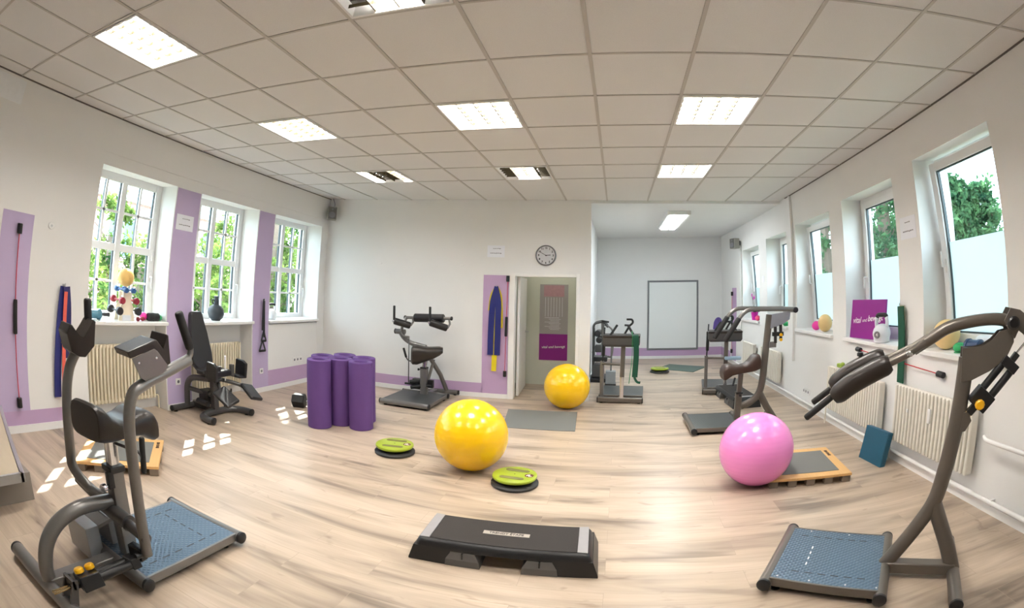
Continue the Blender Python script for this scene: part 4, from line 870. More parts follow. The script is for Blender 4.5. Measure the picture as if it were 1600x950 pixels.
o = MB(); o.ball((xw+0.03, 3.405, SL+0.035), 0.035, (1, 1.2, 1)); o.lathe([(0.03, 0), (0.03, 0.004), (0, 0.004)], (xw+0.03, 3.405, SL), None, 16); tag(o.build('grip_egg', GREENR, None, (xw+0.03, 3.405, SL)), 'green rubber egg beside the black cuff on the sill', 'grip egg')
def kettlebell(label, loc, rz, r, mt, hmt, badge=False, cat='kettlebell'):
    t = thing('kettlebell', label, cat, loc, rz, 'kettlebells on the window sills'); F = WM[t]
    m = MB(F); pr_ = [(0, 0), (r*0.72, 0), (r*0.86, r*0.10)]+[(r*sin(a), r*0.98-r*cos(a)*1.0) for a in [pi*k/16 for k in range(6, 16)]]; pr_ = [q if q[0] > 1e-6 else (0, q[1]) for q in pr_]
    m.lathe(pr_+[(0, r*1.98)], (0, 0, 0), None, 32); b = m.build('kettlebell_body', mt, t)
    m = MB(F); w_ = r*0.62; m.tube(bend([(-w_*1.05, 0, r*1.5), (-w_*1.15, 0, r*2.35), (-w_*0.75, 0, r*2.9), (w_*0.75, 0, r*2.9), (w_*1.15, 0, r*2.35), (w_*1.05, 0, r*1.5)], r*0.35, 5), r*0.2, 12); m.build('kettlebell_horn', mt, t)
    m = MB(F); m.tube(bend([(-w_*0.98, 0, r*2.66), (-w_*0.75, 0, r*2.9), (w_*0.75, 0, r*2.9), (w_*0.98, 0, r*2.66)], r*0.2, 4), r*0.235, 12); m.build('kettlebell_grip', hmt, t)
    if badge:
        m = MB(F); m.lathe([(0, 0.004), (r*0.36, 0.004), (r*0.36, -0.01)], (0, -r*0.985, r*0.9), rotx(pi/2), 24); bb = m.build('weight_badge', INK, b)
        m = MB(F); m.text('4', r*0.5, Matrix.Translation((0, -r*0.985-0.0045, r*0.9)) @ Matrix.Rotation(pi/2, 4, 'X'), 0.0006); m.build('badge_number', LOGOW, bb)
t = thing('vase_kettlebell', 'round charcoal bottle with a short neck on the middle paned window sill', 'bottle', (xw, 4.37, SL))
m = MB(); m.lathe([(0, 0), (0.06, 0), (0.095, 0.035), (0.115, 0.095), (0.108, 0.145), (0.078, 0.185), (0.045, 0.20), (0.036, 0.22)], (xw, 4.37, SL), None, 32); m.build('bottle_body', KB_B, t)
m = MB(); m.lathe([(0.036, 0.218), (0.034, 0.27), (0.03, 0.29), (0.034, 0.295), (0.034, 0.315), (0, 0.317)], (xw, 4.37, SL), None, 20); m.tube(catmull([(xw+0.0, 4.335, SL+0.255), (xw+0.0, 4.30, SL+0.27), (xw, 4.295, SL+0.24), (xw, 4.32, SL+0.215)]), 0.008, 8); m.build('bottle_neck', KB_B, t)
kettlebell('white kettlebell on the third paned window sill', (xw, 5.52, SL), radians(70), 0.078, KB_W, BLACK)
# right sills
xs_ = XR+0.12; SR = ZS_R
o = MB(); o.ball((xs_-0.02, 6.16, SR+0.062), 0.062); o.box((xs_-0.02, 6.16, SR+0.001), (0.02, 0.02, 0.002)); tag(o.build('massage_ball', PINKB, None, (xs_-0.02, 6.16, SR)), 'hot pink ball on the sill beside the beige oval ball', 'ball')
o = MB(); o.ball((xs_-0.03, 5.85, SR+0.115), 0.105, (0.9, 1.0, 1.1)); o.box((xs_-0.03, 5.85, SR+0.001), (0.02, 0.02, 0.002)); tag(o.build('soft_ball', CREAM, None, (xs_-0.03, 5.85, SR)), 'beige oval ball on the sill beside the hot pink ball', 'ball')
t = thing('purple_sign', 'square magenta sign with white script leaning in a frosted window', 'sign', (xs_, 4.68, SR)); PF2 = Matrix.Translation((2.725, 4.66, SR+0.004)) @ Matrix.Rotation(radians(7.5), 4, 'Z') @ RR.to_4x4() @ Matrix.Rotation(radians(-6), 4, 'X') @ Matrix.Translation((0, 0.21, 0))
m = MB(PF2); m.box((0, 0, 0), (0.62, 0.42, 0.018), None, 0.003); m.build('sign_board', MAGENTA, t)
m = MB(PF2); m.text('vital', 0.092, Matrix.Translation((-0.195, -0.018, 0.0098)) @ Matrix.Rotation(radians(4), 4, 'Z'), 0.0006, None, 0.0012, 0.25); m.text('und', 0.056, Matrix.Translation((-0.052, -0.012, 0.0098)) @ Matrix.Rotation(radians(4), 4, 'Z'), 0.0006, None, 0, 0.25); m.text('bewegt', 0.088, Matrix.Translation((0.135, 0.014, 0.0098)) @ Matrix.Rotation(radians(4), 4, 'Z'), 0.0006, None, 0.0012, 0.25); m.build('sign_script', LOGOW, t)
kettlebell('white kettlebell with black grip in front of the magenta sign', (2.695, 4.29, SR), radians(-64), 0.095, KB_W, BLACK, True)
o = MB(); o.ball((xs_, 3.36, SR+0.125), 0.125, (1, 1, 1)); o.box((xs_, 3.36, SR+0.001), (0.02, 0.02, 0.002)); tag(o.build('soft_ball', CREAM, None, (xs_, 3.36, SR)), 'large beige ball on the sill behind the press machine arm', 'ball')
o = MB(); o.ball((xs_-0.05, 3.12, SR+0.04), 0.06, (1, 1, 0.66)); o.lathe([(0.05, 0), (0.05, 0.004), (0, 0.004)], (xs_-0.05, 3.12, SR), None, 16); tag(o.build('balance_hedgehog', GREENR, None, (xs_-0.05, 3.12, SR)), 'flat green rubber half ball on the sill beside the large beige ball', 'half ball')
t = thing('water_bottle', 'dark blue ribbed bottle lying on the sill behind the press machine', 'bottle', (xs_-0.05, 2.93, SR)); R = axis_rot((0.1, -1, 0))
m = MB(); m.lathe([(0, 0), (0.045, 0), (0.058, 0.008), (0.058, 0.03), (0.05, 0.035), (0.05, 0.12), (0.056, 0.125), (0.056, 0.15), (0.04, 0.165), (0, 0.166)], (xs_-0.05, 3.03, SR+0.058), R, 28); m.build('bottle_body', mat('dark_blue_plastic', srgb(38, 62, 100), 0.35), t)
m = MB(); m.lathe([(0.02, 0.16), (0.02, 0.19), (0.024, 0.19), (0.024, 0.25), (0, 0.252)], (xs_-0.05, 3.03, SR+0.058), R, 18); m.build('bottle_neck', BLACK, t)
o = MB(); o.lathe([(0, -0.14), (0.06, -0.14), (0.064, -0.13), (0.064, 0.13), (0.06, 0.14), (0, 0.14)], (xs_+0.06, 2.86, SR+0.065), axis_rot((0, 1, 0)), 24); tag(o.build('towel_roll', KB_W, None, (xs_+0.06, 2.86, SR)), 'white rolled towel behind the dark blue bottle', 'towel roll')
o = MB(); o.lathe([(0, -0.03), (0.05, -0.03), (0.055, -0.025), (0.055, 0.025), (0.05, 0.03), (0, 0.03)], (xs_-0.04, 2.635, SR+0.055), axis_rot((0.3, 1, 0)), 24); tag(o.build('red_reel', DB_RED, None, (xs_-0.04, 2.635, SR)), 'red round band reel on the sill behind the press machine pivot', 'band reel')
# green clip on the radiator
o = MB(); o.box((XR-0.07, 5.05, 0.765), (0.05, 0.13, 0.045), None, 0.012); o.ball((XR-0.07, 5.0, 0.785), 0.026); tag(o.build('sponge', mat('moss_sponge', srgb(150, 175, 70), 0.8, var=0.2, scale=60, bump=0.4), None, (XR-0.07, 5.05, 0.742)), 'small green sponge lying on the radiator below the purple sign', 'sponge')
# orchid in the far room
oy = 8.98; t = thing('potted_orchid', 'orchid in a magenta pot on the far room sill', 'orchid', (xs_-0.08, oy, SR)); ox = xs_-0.08
m = MB(); m.lathe([(0, 0), (0.05, 0), (0.072, 0.15), (0.075, 0.155), (0.066, 0.155), (0.06, 0.13), (0, 0.13)], (ox, oy, SR), None, 28); m.build('pot', mat('magenta_pot', srgb(205, 30, 165), 0.35), t)
for a, L, dr_ in ((0.2, 0.22, 0.10), (1.5, 0.20, 0.05), (2.9, 0.24, 0.12), (4.4, 0.2, 0.06), (5.3, 0.16, 0.03)):
    m = MB(); P = catmull([(ox, oy, SR+0.13), (ox+cos(a)*L*0.45, oy+sin(a)*L*0.45, SR+0.23), (ox+cos(a)*L*0.95, oy+sin(a)*L*0.95, SR+0.22-dr_)], 6); m.sweep(P, [(-0.035, 0), (0, -0.008), (0.035, 0), (0, -0.004)], (0, 0, 1), True, True, [0.3, 0.55, 0.75, 0.9, 1, 1, 1, 0.95, 0.85, 0.7, 0.5, 0.3, 0.1]); m.build('leaf', LEAF_D, t)
m = MB(); m.tube(catmull([(ox, oy, SR+0.13), (ox+0.01, oy-0.01, SR+0.35), (ox, oy+0.03, SR+0.55)]), 0.005, 8); m.tube(catmull([(ox, oy, SR+0.13), (ox-0.02, oy+0.05, SR+0.34), (ox-0.03, oy+0.08, SR+0.5)]), 0.005, 8); m.build('stem', LEAF_D, t)
FP = mat('orchid_petal', srgb(214, 70, 190), 0.5)
for k, (dx, dy, dz) in enumerate(((-0.01, 0.05, 0.42), (0.0, 0.01, 0.44), (-0.03, 0.085, 0.48))):
    m = MB()
    for j in range(5): a = 2*pi*j/5; m.ball((ox+dx, oy+dy+0.02*cos(a), SR+dz+0.02*sin(a)), 0.019, (0.25, 1, 1), 10)
    m.build('flower', FP, t)
o = MB(); o.ball((xs_-0.1, 8.70, SR+0.05), 0.05, (1, 1.4, 1)); o.box((xs_-0.1, 8.70, SR+0.001), (0.02, 0.02, 0.002)); tag(o.build('massage_ball', mat('coral_rubber', srgb(235, 70, 120), 0.4), None, (xs_-0.1, 8.7, SR)), 'coral oval ball beside the orchid in the far room', 'ball')
o = MB(); o.ball((xs_-0.06, 7.30, SR+0.07), 0.07); o.box((xs_-0.06, 7.30, SR+0.001), (0.02, 0.02, 0.002)); tag(o.build('soft_ball', CREAM, None, (xs_-0.06, 7.3, SR)), 'pale yellow ball on the far room sill above the black straps', 'ball')
o = MB(); o.ball((xs_-0.1, 7.16, SR+0.035), 0.055, (1, 1.2, 0.64)); o.lathe([(0.04, 0), (0.04, 0.004), (0, 0.004)], (xs_-0.1, 7.16, SR), None, 16); tag(o.build('balance_hedgehog', GREENR, None, (xs_-0.1, 7.16, SR)), 'green half ball on the far room sill', 'half ball')
# straps under the far window sill (black ones with yellow) belong to the press machine, see below
# ------------------------------------------------------------------ training machines
def end_cap(m, p, d, r):  # black cap at the end of a tube
    d = Vector(d).normalized(); m.lathe([(0, 0.012), (r*0.72, 0.012), (r*1.02, 0.004), (r*1.02, -0.012), (0, -0.012)], p, axis_rot(d), 18)
def capped_tube(name, F, pts, r, mt, parent, caps=(True, True), seg=18):
    m = MB(F); m.tube(pts, r, seg); o = m.build(name, mt, parent)
    P = [Vector(p) for p in pts]
    for on, p, d in ((caps[0], P[0], P[0]-P[1]), (caps[1], P[-1], P[-1]-P[-2])):
        if on: m = MB(F); end_cap(m, p, d, r); m.build('end_cap', BLACK, o)
    return o
def level_foot(F, p, parent, h=0.035):
    m = MB(F); m.lathe([(0, 0), (0.026, 0), (0.026, 0.010), (0.010, 0.016), (0.008, h), (0, h)], p, None, 16); m.build('levelling_foot', BLACK, parent)
def pull_seat(F, parent, ctr, ang, L=0.44, w_=0.25, flip=1, mt=PAD, tilt=0.0):
    """saddle pad: low in the middle, raised at both ends; long axis local y"""
    M2 = F @ Matrix.Translation(ctr) @ Matrix.Rotation(ang, 4, 'Z') @ Matrix.Rotation(tilt, 4, 'X')
    rings = []
    prof = [(-0.50, 0.034, 0.186, 0.93), (-0.492, 0.022, 0.198, 0.98), (-0.45, 0.014, 0.205, 1), (-0.36, 0.004, 0.190, 1), (-0.26, 0.0, 0.145, 0.97), (-0.14, 0.0, 0.108, 0.9), (0.0, 0.0, 0.098, 0.86), (0.14, 0.0, 0.108, 0.9), (0.26, -0.006, 0.128, 0.96), (0.36, -0.03, 0.132, 1.0), (0.44, -0.05, 0.118, 1), (0.485, -0.045, 0.085, 0.97), (0.50, -0.03, 0.055, 0.88)]
    for yy, zb, zt, k in prof:
        ring = []; n = 22; h = (zt-zb)/2; c = (zt+zb)/2; ww = w_/2*k
        for i in range(n):
            a = 2*pi*i/n; e = 0.47; ca, sa = cos(a), sin(a)
            ring.append((ww*(abs(ca)**e)*(1 if ca >= 0 else -1), yy*L*flip, c+h*(abs(sa)**e)*(1 if sa >= 0 else -1)))
        rings.append(ring)
    m = MB(M2); m.loft(rings); return m.build('saddle_seat', mt, parent)
def damper(F, a, b, side, parent, knobs=2, w_=0.05):
    """hydraulic damper pair between points a and b; side is the spreading direction"""
    a, b, sd_ = Vector(a), Vector(b), Vector(side).normalized(); d = (b-a); L = d.length; d.normalize(); nrm = d.cross(sd_)
    m = MB(F)
    for k in (-1, 1): m.tube([a+sd_*w_*0.66*k+d*L*0.14, a+sd_*w_*0.66*k+d*L*0.93], 0.022, 14)
    m.box(a+d*L*0.90, (w_*2.1, 0.055, 0.05), Matrix((sd_, nrm, d)).transposed(), 0.004)
    m.box(a+d*L*0.97, (w_*0.7, 0.03, 0.09), Matrix((sd_, nrm, d)).transposed(), 0.004)
    dm = m.build('damper', BLACK, parent)
    m = MB(F); R = Matrix((sd_, nrm, d)).transposed()
    m.box(a+d*L*0.26, (w_*2.3, 0.075, L*0.28), R, 0.006); m.box(a+d*L*0.06, (w_*0.8, 0.035, L*0.16), R, 0.004); m.build('valve_block', BLACK, dm)
    for k in range(knobs):
        q = a+d*L*(0.19+0.15*k)+nrm*0.040*(1) ; m = MB(F); prof = [(0, 0.03), (0.02, 0.03), (0.027, 0.023), (0.027, 0.006), (0.012, 0.0), (0, 0)]
        m.lathe(prof, q, axis_rot(nrm), 10); m.build('yellow_knob', YKNOB, dm)
    m = MB(F)
    for k in (-1, 1): m.tube([a+sd_*w_*0.3*k-d*0.10, a+sd_*w_*0.3*k+d*L*0.2], 0.007, 8)
    m.build('piston_rod', BRASS, dm); return dm

# --- machine at the left foreground: saddle seat, two swinging levers with forearm pads, checker plate
ox, oy = -2.42, 1.25
t = ML = thing('hip_trainer', 'grey trainer with saddle seat, two arm levers and yellow knobs, before the wooden platform', 'training machine', (ox, oy, 0)); F = None
m = MB(); m.b2((-2.74, 1.20, 0.074), (-2.10, 1.91, 0.090)); m.mi = 1
for k in range(6): m.b2((-2.64, 1.30+k*0.095, 0.090), (-2.632, 1.355+k*0.095, 0.0908)); m.b2((-2.20, 1.30+k*0.095, 0.090), (-2.192, 1.355+k*0.095, 0.0908))
for k in range(5): m.b2((-2.60+k*0.08, 1.74, 0.090), (-2.555+k*0.08, 1.748, 0.0908))
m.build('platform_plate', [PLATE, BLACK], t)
m = MB()
for x in (-2.735, -2.105): m.b2((x-0.008, 1.20, 0.04), (x+0.008, 1.92, 0.092), 0.003)
m.b2((-2.70, 1.50, 0.045), (-2.14, 1.56, 0.073)); m.build('platform_rail', STEEL, t)
for y in (1.19, 1.93): capped_tube('platform_tube', None, [(-2.77, y, 0.060), (-2.075, y, 0.060)], 0.038, STEEL, t)
for p in ((-2.70, 1.85, 0), (-2.16, 1.85, 0), (-2.70, 1.23, 0), (-2.16, 1.22, 0)): level_foot(None, p, t, 0.05)
capped_tube('rear_foot', None, [(-2.83, 0.755, 0.048), (-1.99, 0.755, 0.048)], 0.040, STEEL, t)
for p in ((-2.76, 0.755, 0), (-2.06, 0.755, 0)): level_foot(None, p, t, 0.02)
m = MB(); m.b2((-2.45, 0.76, 0.035), (-2.37, 1.19, 0.095), 0.006); m.build('base_beam', STEEL, t)
m = MB(); m.tube(catmull([(-2.41, 0.770, 0.055), (-2.415, 0.772, 0.15), (-2.415, 0.815, 0.27), (-2.41, 0.90, 0.36), (-2.405, 1.02, 0.408), (-2.40, 1.13, 0.415), (-2.385, 1.27, 0.41)], 6), 0.040, 18); m.build('arched_tube', STEEL, t)
m = MB(); m.sweep([(-2.37, 1.285, 0.06), (-2.37, 1.285, 0.60)], sq(0.085, 0.085, 0.01), (1, 0, 0)); m.build('post_sleeve', STEEL, t)
m = MB(); m.sweep([(-2.37, 1.285, 0.58), (-2.37, 1.285, 0.84)], sq(0.06, 0.06, 0.006), (1, 0, 0)); m.build('seat_post', CHROME, t)
m = MB(); m.box((-2.37, 1.285, 0.60), (0.10, 0.10, 0.035), None, 0.006); m.box((-2.335, 1.235, 0.55), (0.03, 0.04, 0.09), None, 0.005); cl = m.build('post_clamp', BLACK, t)
m = MB(); m.lathe([(0, 0.05), (0.018, 0.05), (0.022, 0.042), (0.022, 0.025), (0.008, 0.02), (0.008, 0), (0, 0)], (-2.335, 1.215, 0.525), axis_rot((0.3, -1, 0)), 18); m.build('clamp_knob', CHROME, cl)
pull_seat(Matrix.Identity(4), t, (-2.39, 1.345, 0.765), radians(8), 0.43, 0.27)
m = MB(); m.capsule((-2.20, 1.38, 0.605), (-2.20, 1.39, 0.80), 0.016, 14); h_ = m.build('seat_handle', FOAM, t)
m = MB(); m.tube(bend([(-2.34, 1.30, 0.74), (-2.20, 1.375, 0.72), (-2.20, 1.38, 0.62)], 0.03), 0.009, 10); m.build('handle_rod', STEEL_D, h_)
m = MB(); m.b2((-2.735, 1.09, 0.035), (-2.49, 1.18, 0.235), 0.004); m.prism([(-2.73, 1.18, 0.235), (-2.49, 1.18, 0.235), (-2.42, 1.27, 0.30), (-2.66, 1.27, 0.30)], (0, 0, -0.02)); m.b2((-2.73, 1.235, 0.11), (-2.46, 1.30, 0.285), 0.004); m.build('weight_box', mat('grey_sheet_metal', srgb(162, 163, 165), 0.35, metal=0.3), t)
m = MB(); m.tube([(-2.76, 1.235, 0.40), (-2.04, 1.225, 0.34)], 0.030, 16); m.tube([(-2.55, 1.24, 0.36), (-2.2, 1.23, 0.36)], 0.045, 16); m.build('pivot_shaft', STEEL_D, t)
for side, x, pts, gr in ((1, -2.06, [(1.225, 0.24), (1.222, 0.36), (1.232, 0.64), (1.236, 0.93), (1.262, 1.06), (1.325, 1.105), (1.455, 1.150), (1.635, 1.21)], ((1.645, 1.265), (1.560, 1.455))),
                        (-1, -2.70, [(1.24, 0.40), (1.185, 0.50), (1.182, 0.62), (1.192, 0.89), (1.212, 1.03), (1.245, 1.11), (1.31, 1.20), (1.345, 1.255)], ((1.352, 1.29), (1.340, 1.44)))):
    m = MB(); P = [(x-0.012*(k == 0)*side, y, z) for k, (y, z) in enumerate(pts)]
    if side < 0: P = [(-2.45, 1.245, 0.405), (-2.60, 1.23, 0.405)]+[(x, y, z) for y, z in pts[1:]]
    m.tube(catmull(P, 6), 0.030, 16); lv = m.build('arm_lever', STEEL, t)
    g0, g1 = gr; m = MB(); m.tube(catmull([(x, pts[-1][0]-0.01, pts[-1][1]), (x, g0[0], g0[1]-0.02), (x, g0[0], g0[1]+0.02)]), 0.017, 12); m.build('grip_stem', STEEL, lv)
    m = MB(); m.capsule((x, g0[0], g0[1]), (x, g1[0], g1[1]), 0.024, 16); m.build('hand_grip', FOAM, lv)
    # forearm pad: V shaped cushion across the lever, with a steel plate on its outer end
    if side > 0: pr_ = [(1.227, 1.272), (1.247, 1.240), (1.385, 1.285), (1.462, 1.195), (1.492, 1.205), (1.478, 1.345), (1.462, 1.350), (1.447, 1.262), (1.408, 1.322), (1.392, 1.325)]; pl_ = [(1.25, 1.243), (1.385, 1.283), (1.405, 1.270), (1.468, 1.20), (1.44, 1.165), (1.33, 1.135), (1.30, 1.15)]; xo, xi = -2.03, -2.17
    else: pr_ = [(1.165, 1.262), (1.195, 1.165), (1.245, 1.138), (1.285, 1.135), (1.345, 1.195), (1.352, 1.33), (1.335, 1.335), (1.275, 1.235), (1.245, 1.245), (1.20, 1.305), (1.185, 1.31)]; pl_ = [(1.185, 1.19), (1.245, 1.13), (1.29, 1.13), (1.32, 1.17), (1.27, 1.22), (1.22, 1.23)]; xo, xi = -2.735, -2.60
    m = MB(); m.prism([(xi, y, z) for y, z in pr_], (xo-xi, 0, 0), None, 0.006); m.build('forearm_pad', PAD, lv)
    m = MB(); m.prism([(xo, y, z) for y, z in pl_], (side*0.006, 0, 0), None, 0.002); pp = m.build('pad_plate', STEEL, lv)
    for kk in (0.12, 0.8):
        c_ = (xo+side*0.006, pl_[0][0]+(pl_[2][0]-pl_[0][0])*kk+0.02, (pl_[0][1]+(pl_[2][1]-pl_[0][1])*kk)-0.025)
        m = MB(); m.lathe([(0.007, 0), (0.006, 0.004), (0, 0.005)], c_, axis_rot((side, 0, 0)), 10); m.build('plate_bolt', CHROME, pp)
damper(None, (-2.20, 0.80, 0.145), (-2.13, 1.20, 0.195), (-0.9, 0.16, -0.30), t, 2, 0.065)
m = MB(); m.prism([(-2.24, 0.74, 0.06), (-2.24, 0.79, 0.05), (-2.24, 0.83, 0.19), (-2.24, 0.80, 0.20)], (0.012, 0, 0)); m.prism([(-2.16, 0.74, 0.06), (-2.16, 0.79, 0.05), (-2.16, 0.83, 0.19), (-2.16, 0.80, 0.20)], (0.012, 0, 0)); m.b2((-2.24, 0.795, 0.15), (-2.148, 0.81, 0.20)); m.build('damper_bracket', STEEL_D, t)
m = MB(); m.box((-2.13, 1.205, 0.235), (0.09, 0.05, 0.075), rotz(0.2), 0.006); m.tube([(-2.09, 1.16, 0.24), (-2.09, 1.25, 0.24)], 0.018, 12); m.build('lever_clevis', BLACK, t)

# --- machine at the right foreground: checker plate, forked post, pull arms with foam sleeves
t = thing('press_machine', 'brown grey press machine with long foam covered arms and no seat', 'training machine', (1.58, 2.18, 0), atan2(-.53, .848)); F = WM[t]
m = MB(F); m.b2((-0.62, -0.315, 0.078), (-0.01, 0.315, 0.092)); m.mi = 1
for k in range(6): m.b2((-0.52+k*0.075, -0.215, 0.092), (-0.475+k*0.075, -0.208, 0.0928)); m.b2((-0.55+k*0.075, 0.22, 0.092), (-0.505+k*0.075, 0.227, 0.0928))
m.mi = 2
for k in range(4): m.b2((-0.458, -0.13+k*0.065, 0.092), (-0.45, -0.10+k*0.065, 0.0928))
for x_, y_ in ((-0.58, -0.29), (-0.4, -0.29), (-0.2, -0.29), (-0.03, -0.29), (-0.5, 0.29), (-0.25, 0.29)): m.lathe([(0.006, 0.092), (0.005, 0.0945), (0, 0.095)], (x_, y_, 0), None, 8)
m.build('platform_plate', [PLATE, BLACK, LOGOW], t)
m = MB(F)
for y_ in (-0.318, 0.318): m.b2((-0.62, y_-0.007, 0.04), (0, y_+0.007, 0.094), 0.003)
m.b2((-0.62, -0.03, 0.045), (0, 0.03, 0.077)); m.build('platform_rail', BROWNSTEEL, t)
for x_ in (-0.635, 0.0): capped_tube('platform_tube', F, [(x_, -0.36, 0.060), (x_, 0.36, 0.060)], 0.038, BROWNSTEEL, t)
for p in ((-0.58, -0.28, 0), (-0.58, 0.28, 0), (-0.04, -0.28, 0), (-0.04, 0.28, 0)): level_foot(F, p, t, 0.05)
capped_tube('rear_foot', F, [(0.415, -0.36, 0.046), (0.415, 0.36, 0.046)], 0.038, BROWNSTEEL, t)
for p in ((0.415, -0.28, 0), (0.415, 0.28, 0)): level_foot(F, p, t, 0.02)
m = MB(F); m.b2((0.0, -0.038, 0.03), (0.415, 0.038, 0.10), 0.008); m.build('base_beam', BROWNSTEEL, t)
el = [(0.045*cos(2*pi*k/18), 0.034*sin(2*pi*k/18)) for k in range(18)]
m = MB(F); m.sweep(catmull([(0.0, 0, 0.07), (0.06, 0, 0.18), (0.155, 0, 0.36), (0.212, 0, 0.49), (0.24, 0, 0.66), (0.272, 0, 0.93), (0.302, 0, 1.27)], 6), el, (0, 1, 0)); m.build('curved_post', BROWNSTEEL, t)
m = MB(F); m.sweep(catmull([(0.212, 0, 0.47), (0.27, 0, 0.35), (0.345, 0, 0.20), (0.41, 0, 0.05)], 5), el, (0, 1, 0)); m.build('rear_strut', BROWNSTEEL, t)
poly = [(0.27, 1.325), (0.335, 1.318), (0.39, 1.325), (0.44, 1.352), (0.478, 1.392), (0.53, 1.40), (0.56, 1.385), (0.562, 1.33), (0.52, 1.25), (0.43, 1.195), (0.322, 1.15), (0.27, 1.145)]
for y_ in (-0.034, 0.026):
    m = MB(F); m.prism([(x_, y_, z_) for x_, z_ in poly], (0, 0.008, 0), None, 0.002); m.build('head_plate', BROWNSTEEL, t)
m = MB(F); m.tube([(0.545, -0.085, 1.43), (0.545, 0.085, 1.43)], 0.034, 20); pv = m.build('pivot_tube', CHROME, t)
for sy in (-1, 1): m = MB(F); end_cap(m, (0.545, sy*0.085, 1.43), (0, sy, 0), 0.034); m.build('end_cap', BLACK, pv)
m = MB(F); m.prism([(x_, -0.06, z_) for x_, z_ in ((0.50, 1.445), (0.535, 1.505), (0.59, 1.49), (0.70, 1.40), (0.735, 1.33), (0.70, 1.305), (0.635, 1.36), (0.585, 1.40), (0.56, 1.35), (0.53, 1.38))], (0, 0.012, 0), None, 0.002)
m.prism([(x_, 0.05, z_) for x_, z_ in ((0.50, 1.445), (0.535, 1.505), (0.59, 1.49), (0.70, 1.40), (0.735, 1.33), (0.70, 1.305), (0.635, 1.36), (0.585, 1.40), (0.56, 1.35), (0.53, 1.38))], (0, 0.012, 0), None, 0.002); m.build('pivot_plate', BROWNSTEEL, t)
m = MB(F); m.tube(catmull([(0.55, 0, 1.432), (0.46, 0, 1.452), (0.34, 0, 1.452), (0.2, 0, 1.43), (0.10, 0, 1.38), (0.0, 0, 1.325)], 6), 0.033, 18); ma = m.build('pull_arm', BROWNSTEEL, t)
for sy, pad, hd in ((-0.085, [(-0.125, 1.272), (-0.215, 1.232), (-0.33, 1.168), (-0.425, 1.092)], ((-0.435, 1.098), (-0.575, 0.972))), (0.085, [(-0.155, 1.283), (-0.25, 1.248), (-0.36, 1.19), (-0.455, 1.115)], ((-0.46, 1.105), (-0.565, 1.02)))):
    m = MB(F); m.tube(catmull([(0.06, sy*0.30, 1.36), (-0.04, sy*0.85, 1.312), (-0.13, sy, 1.274), (pad[1][0], sy, pad[1][1]), (pad[2][0], sy, pad[2][1]), (hd[0][0], sy, hd[0][1])], 5), 0.022, 14); fb = m.build('fork_bar', BROWNSTEEL, t)
    m = MB(F); P = catmull([(x_, sy, z_) for x_, z_ in pad], 6); n = len(P); m.tube(P, 0.054, 20, True, None, [0.72 if k in (0, n-1) else 0.93 if k in (1, n-2) else 1.0+0.06*sin(pi*k/n) for k in range(n)]); m.build('foam_sleeve', PAD, fb)
    m = MB(F); m.capsule((hd[0][0], sy, hd[0][1]), (hd[1][0], sy, hd[1][1]), 0.0185, 14); m.build('hand_grip', FOAM, fb)
m = MB(F); m.box((-0.03, 0, 1.318), (0.03, 0.19, 0.02), roty(-0.4), 0.004); m.lathe([(0.011, -0.03), (0.011, 0.03), (0, 0.032)], (-0.02, -0.1, 1.318), axis_rot((0, -1, 0)), 12); m.build('fork_bracket', CHROME, t)
m = MB(F); m.lathe([(0, 0.03), (0.014, 0.03), (0.018, 0.024), (0.018, 0.01), (0.006, 0.006), (0.006, -0.03), (0, -0.03)], (-0.30, 0.085, 1.28), None, 14); m.build('stop_knob', BLACK, t)
damper(F, (0.335, -0.02, 0.985), (0.565, -0.02, 1.245), (-0.75, 0, 0.65), t, 1, 0.05)
m = MB(F); m.prism([(0.262, -0.03, 0.99), (0.33, -0.03, 0.985), (0.35, -0.03, 0.94), (0.32, -0.03, 0.885), (0.262, -0.03, 0.875)], (0, 0.06, 0), None, 0.003); m.build('damper_bracket', BROWNSTEEL, t)
m = MB(F); m.tube([(0.70, -0.02, 1.335), (0.64, -0.02, 1.33), (0.565, -0.02, 1.255)], 0.006, 8); m.build('link_rod', CHROME, t)

# --- press machine with saddle seat in the middle right
yc = 5.64; t = thing('press_machine', 'brown grey press machine with saddle seat behind the pink ball', 'training machine', (1.52, yc, 0))
m = MB(); m.b2((0.945, yc-0.33, 0.070), (1.50, yc+0.33, 0.084)); m.build('platform_plate', PLATE_D, t)
m = MB()
for y_ in (yc-0.335, yc+0.335): m.b2((0.945, y_-0.007, 0.035), (1.55, y_+0.007, 0.086), 0.003)
m.b2((0.945, yc-0.03, 0.03), (2.02, yc+0.03, 0.069), 0.004); m.build('platform_rail', BROWNSTEEL, t)
for x_ in (0.93, 1.55): capped_tube('platform_tube', None, [(x_, yc-0.38, 0.058), (x_, yc+0.38, 0.058)], 0.036, BROWNSTEEL, t)
for p in ((0.98, yc-0.3, 0), (0.98, yc+0.3, 0), (1.5, yc-0.3, 0), (1.5, yc+0.3, 0)): level_foot(None, p, t, 0.04)
capped_tube('rear_foot', None, [(2.02, yc-0.33, 0.045), (2.02, yc+0.33, 0.045)], 0.036, BROWNSTEEL, t)
for p in ((2.02, yc-0.27, 0), (2.02, yc+0.27, 0)): level_foot(None, p, t, 0.02)
m = MB(); m.sweep([(1.518, yc, 0.05), (1.532, yc, 0.42)], sq(0.075, 0.075, 0.008), (0, 1, 0)); m.build('post_sleeve', BROWNSTEEL, t)
m = MB(); m.sweep([(1.532, yc, 0.40), (1.548, yc, 0.66)], sq(0.056, 0.056, 0.006), (0, 1, 0)); m.build('seat_post', BROWNSTEEL, t)
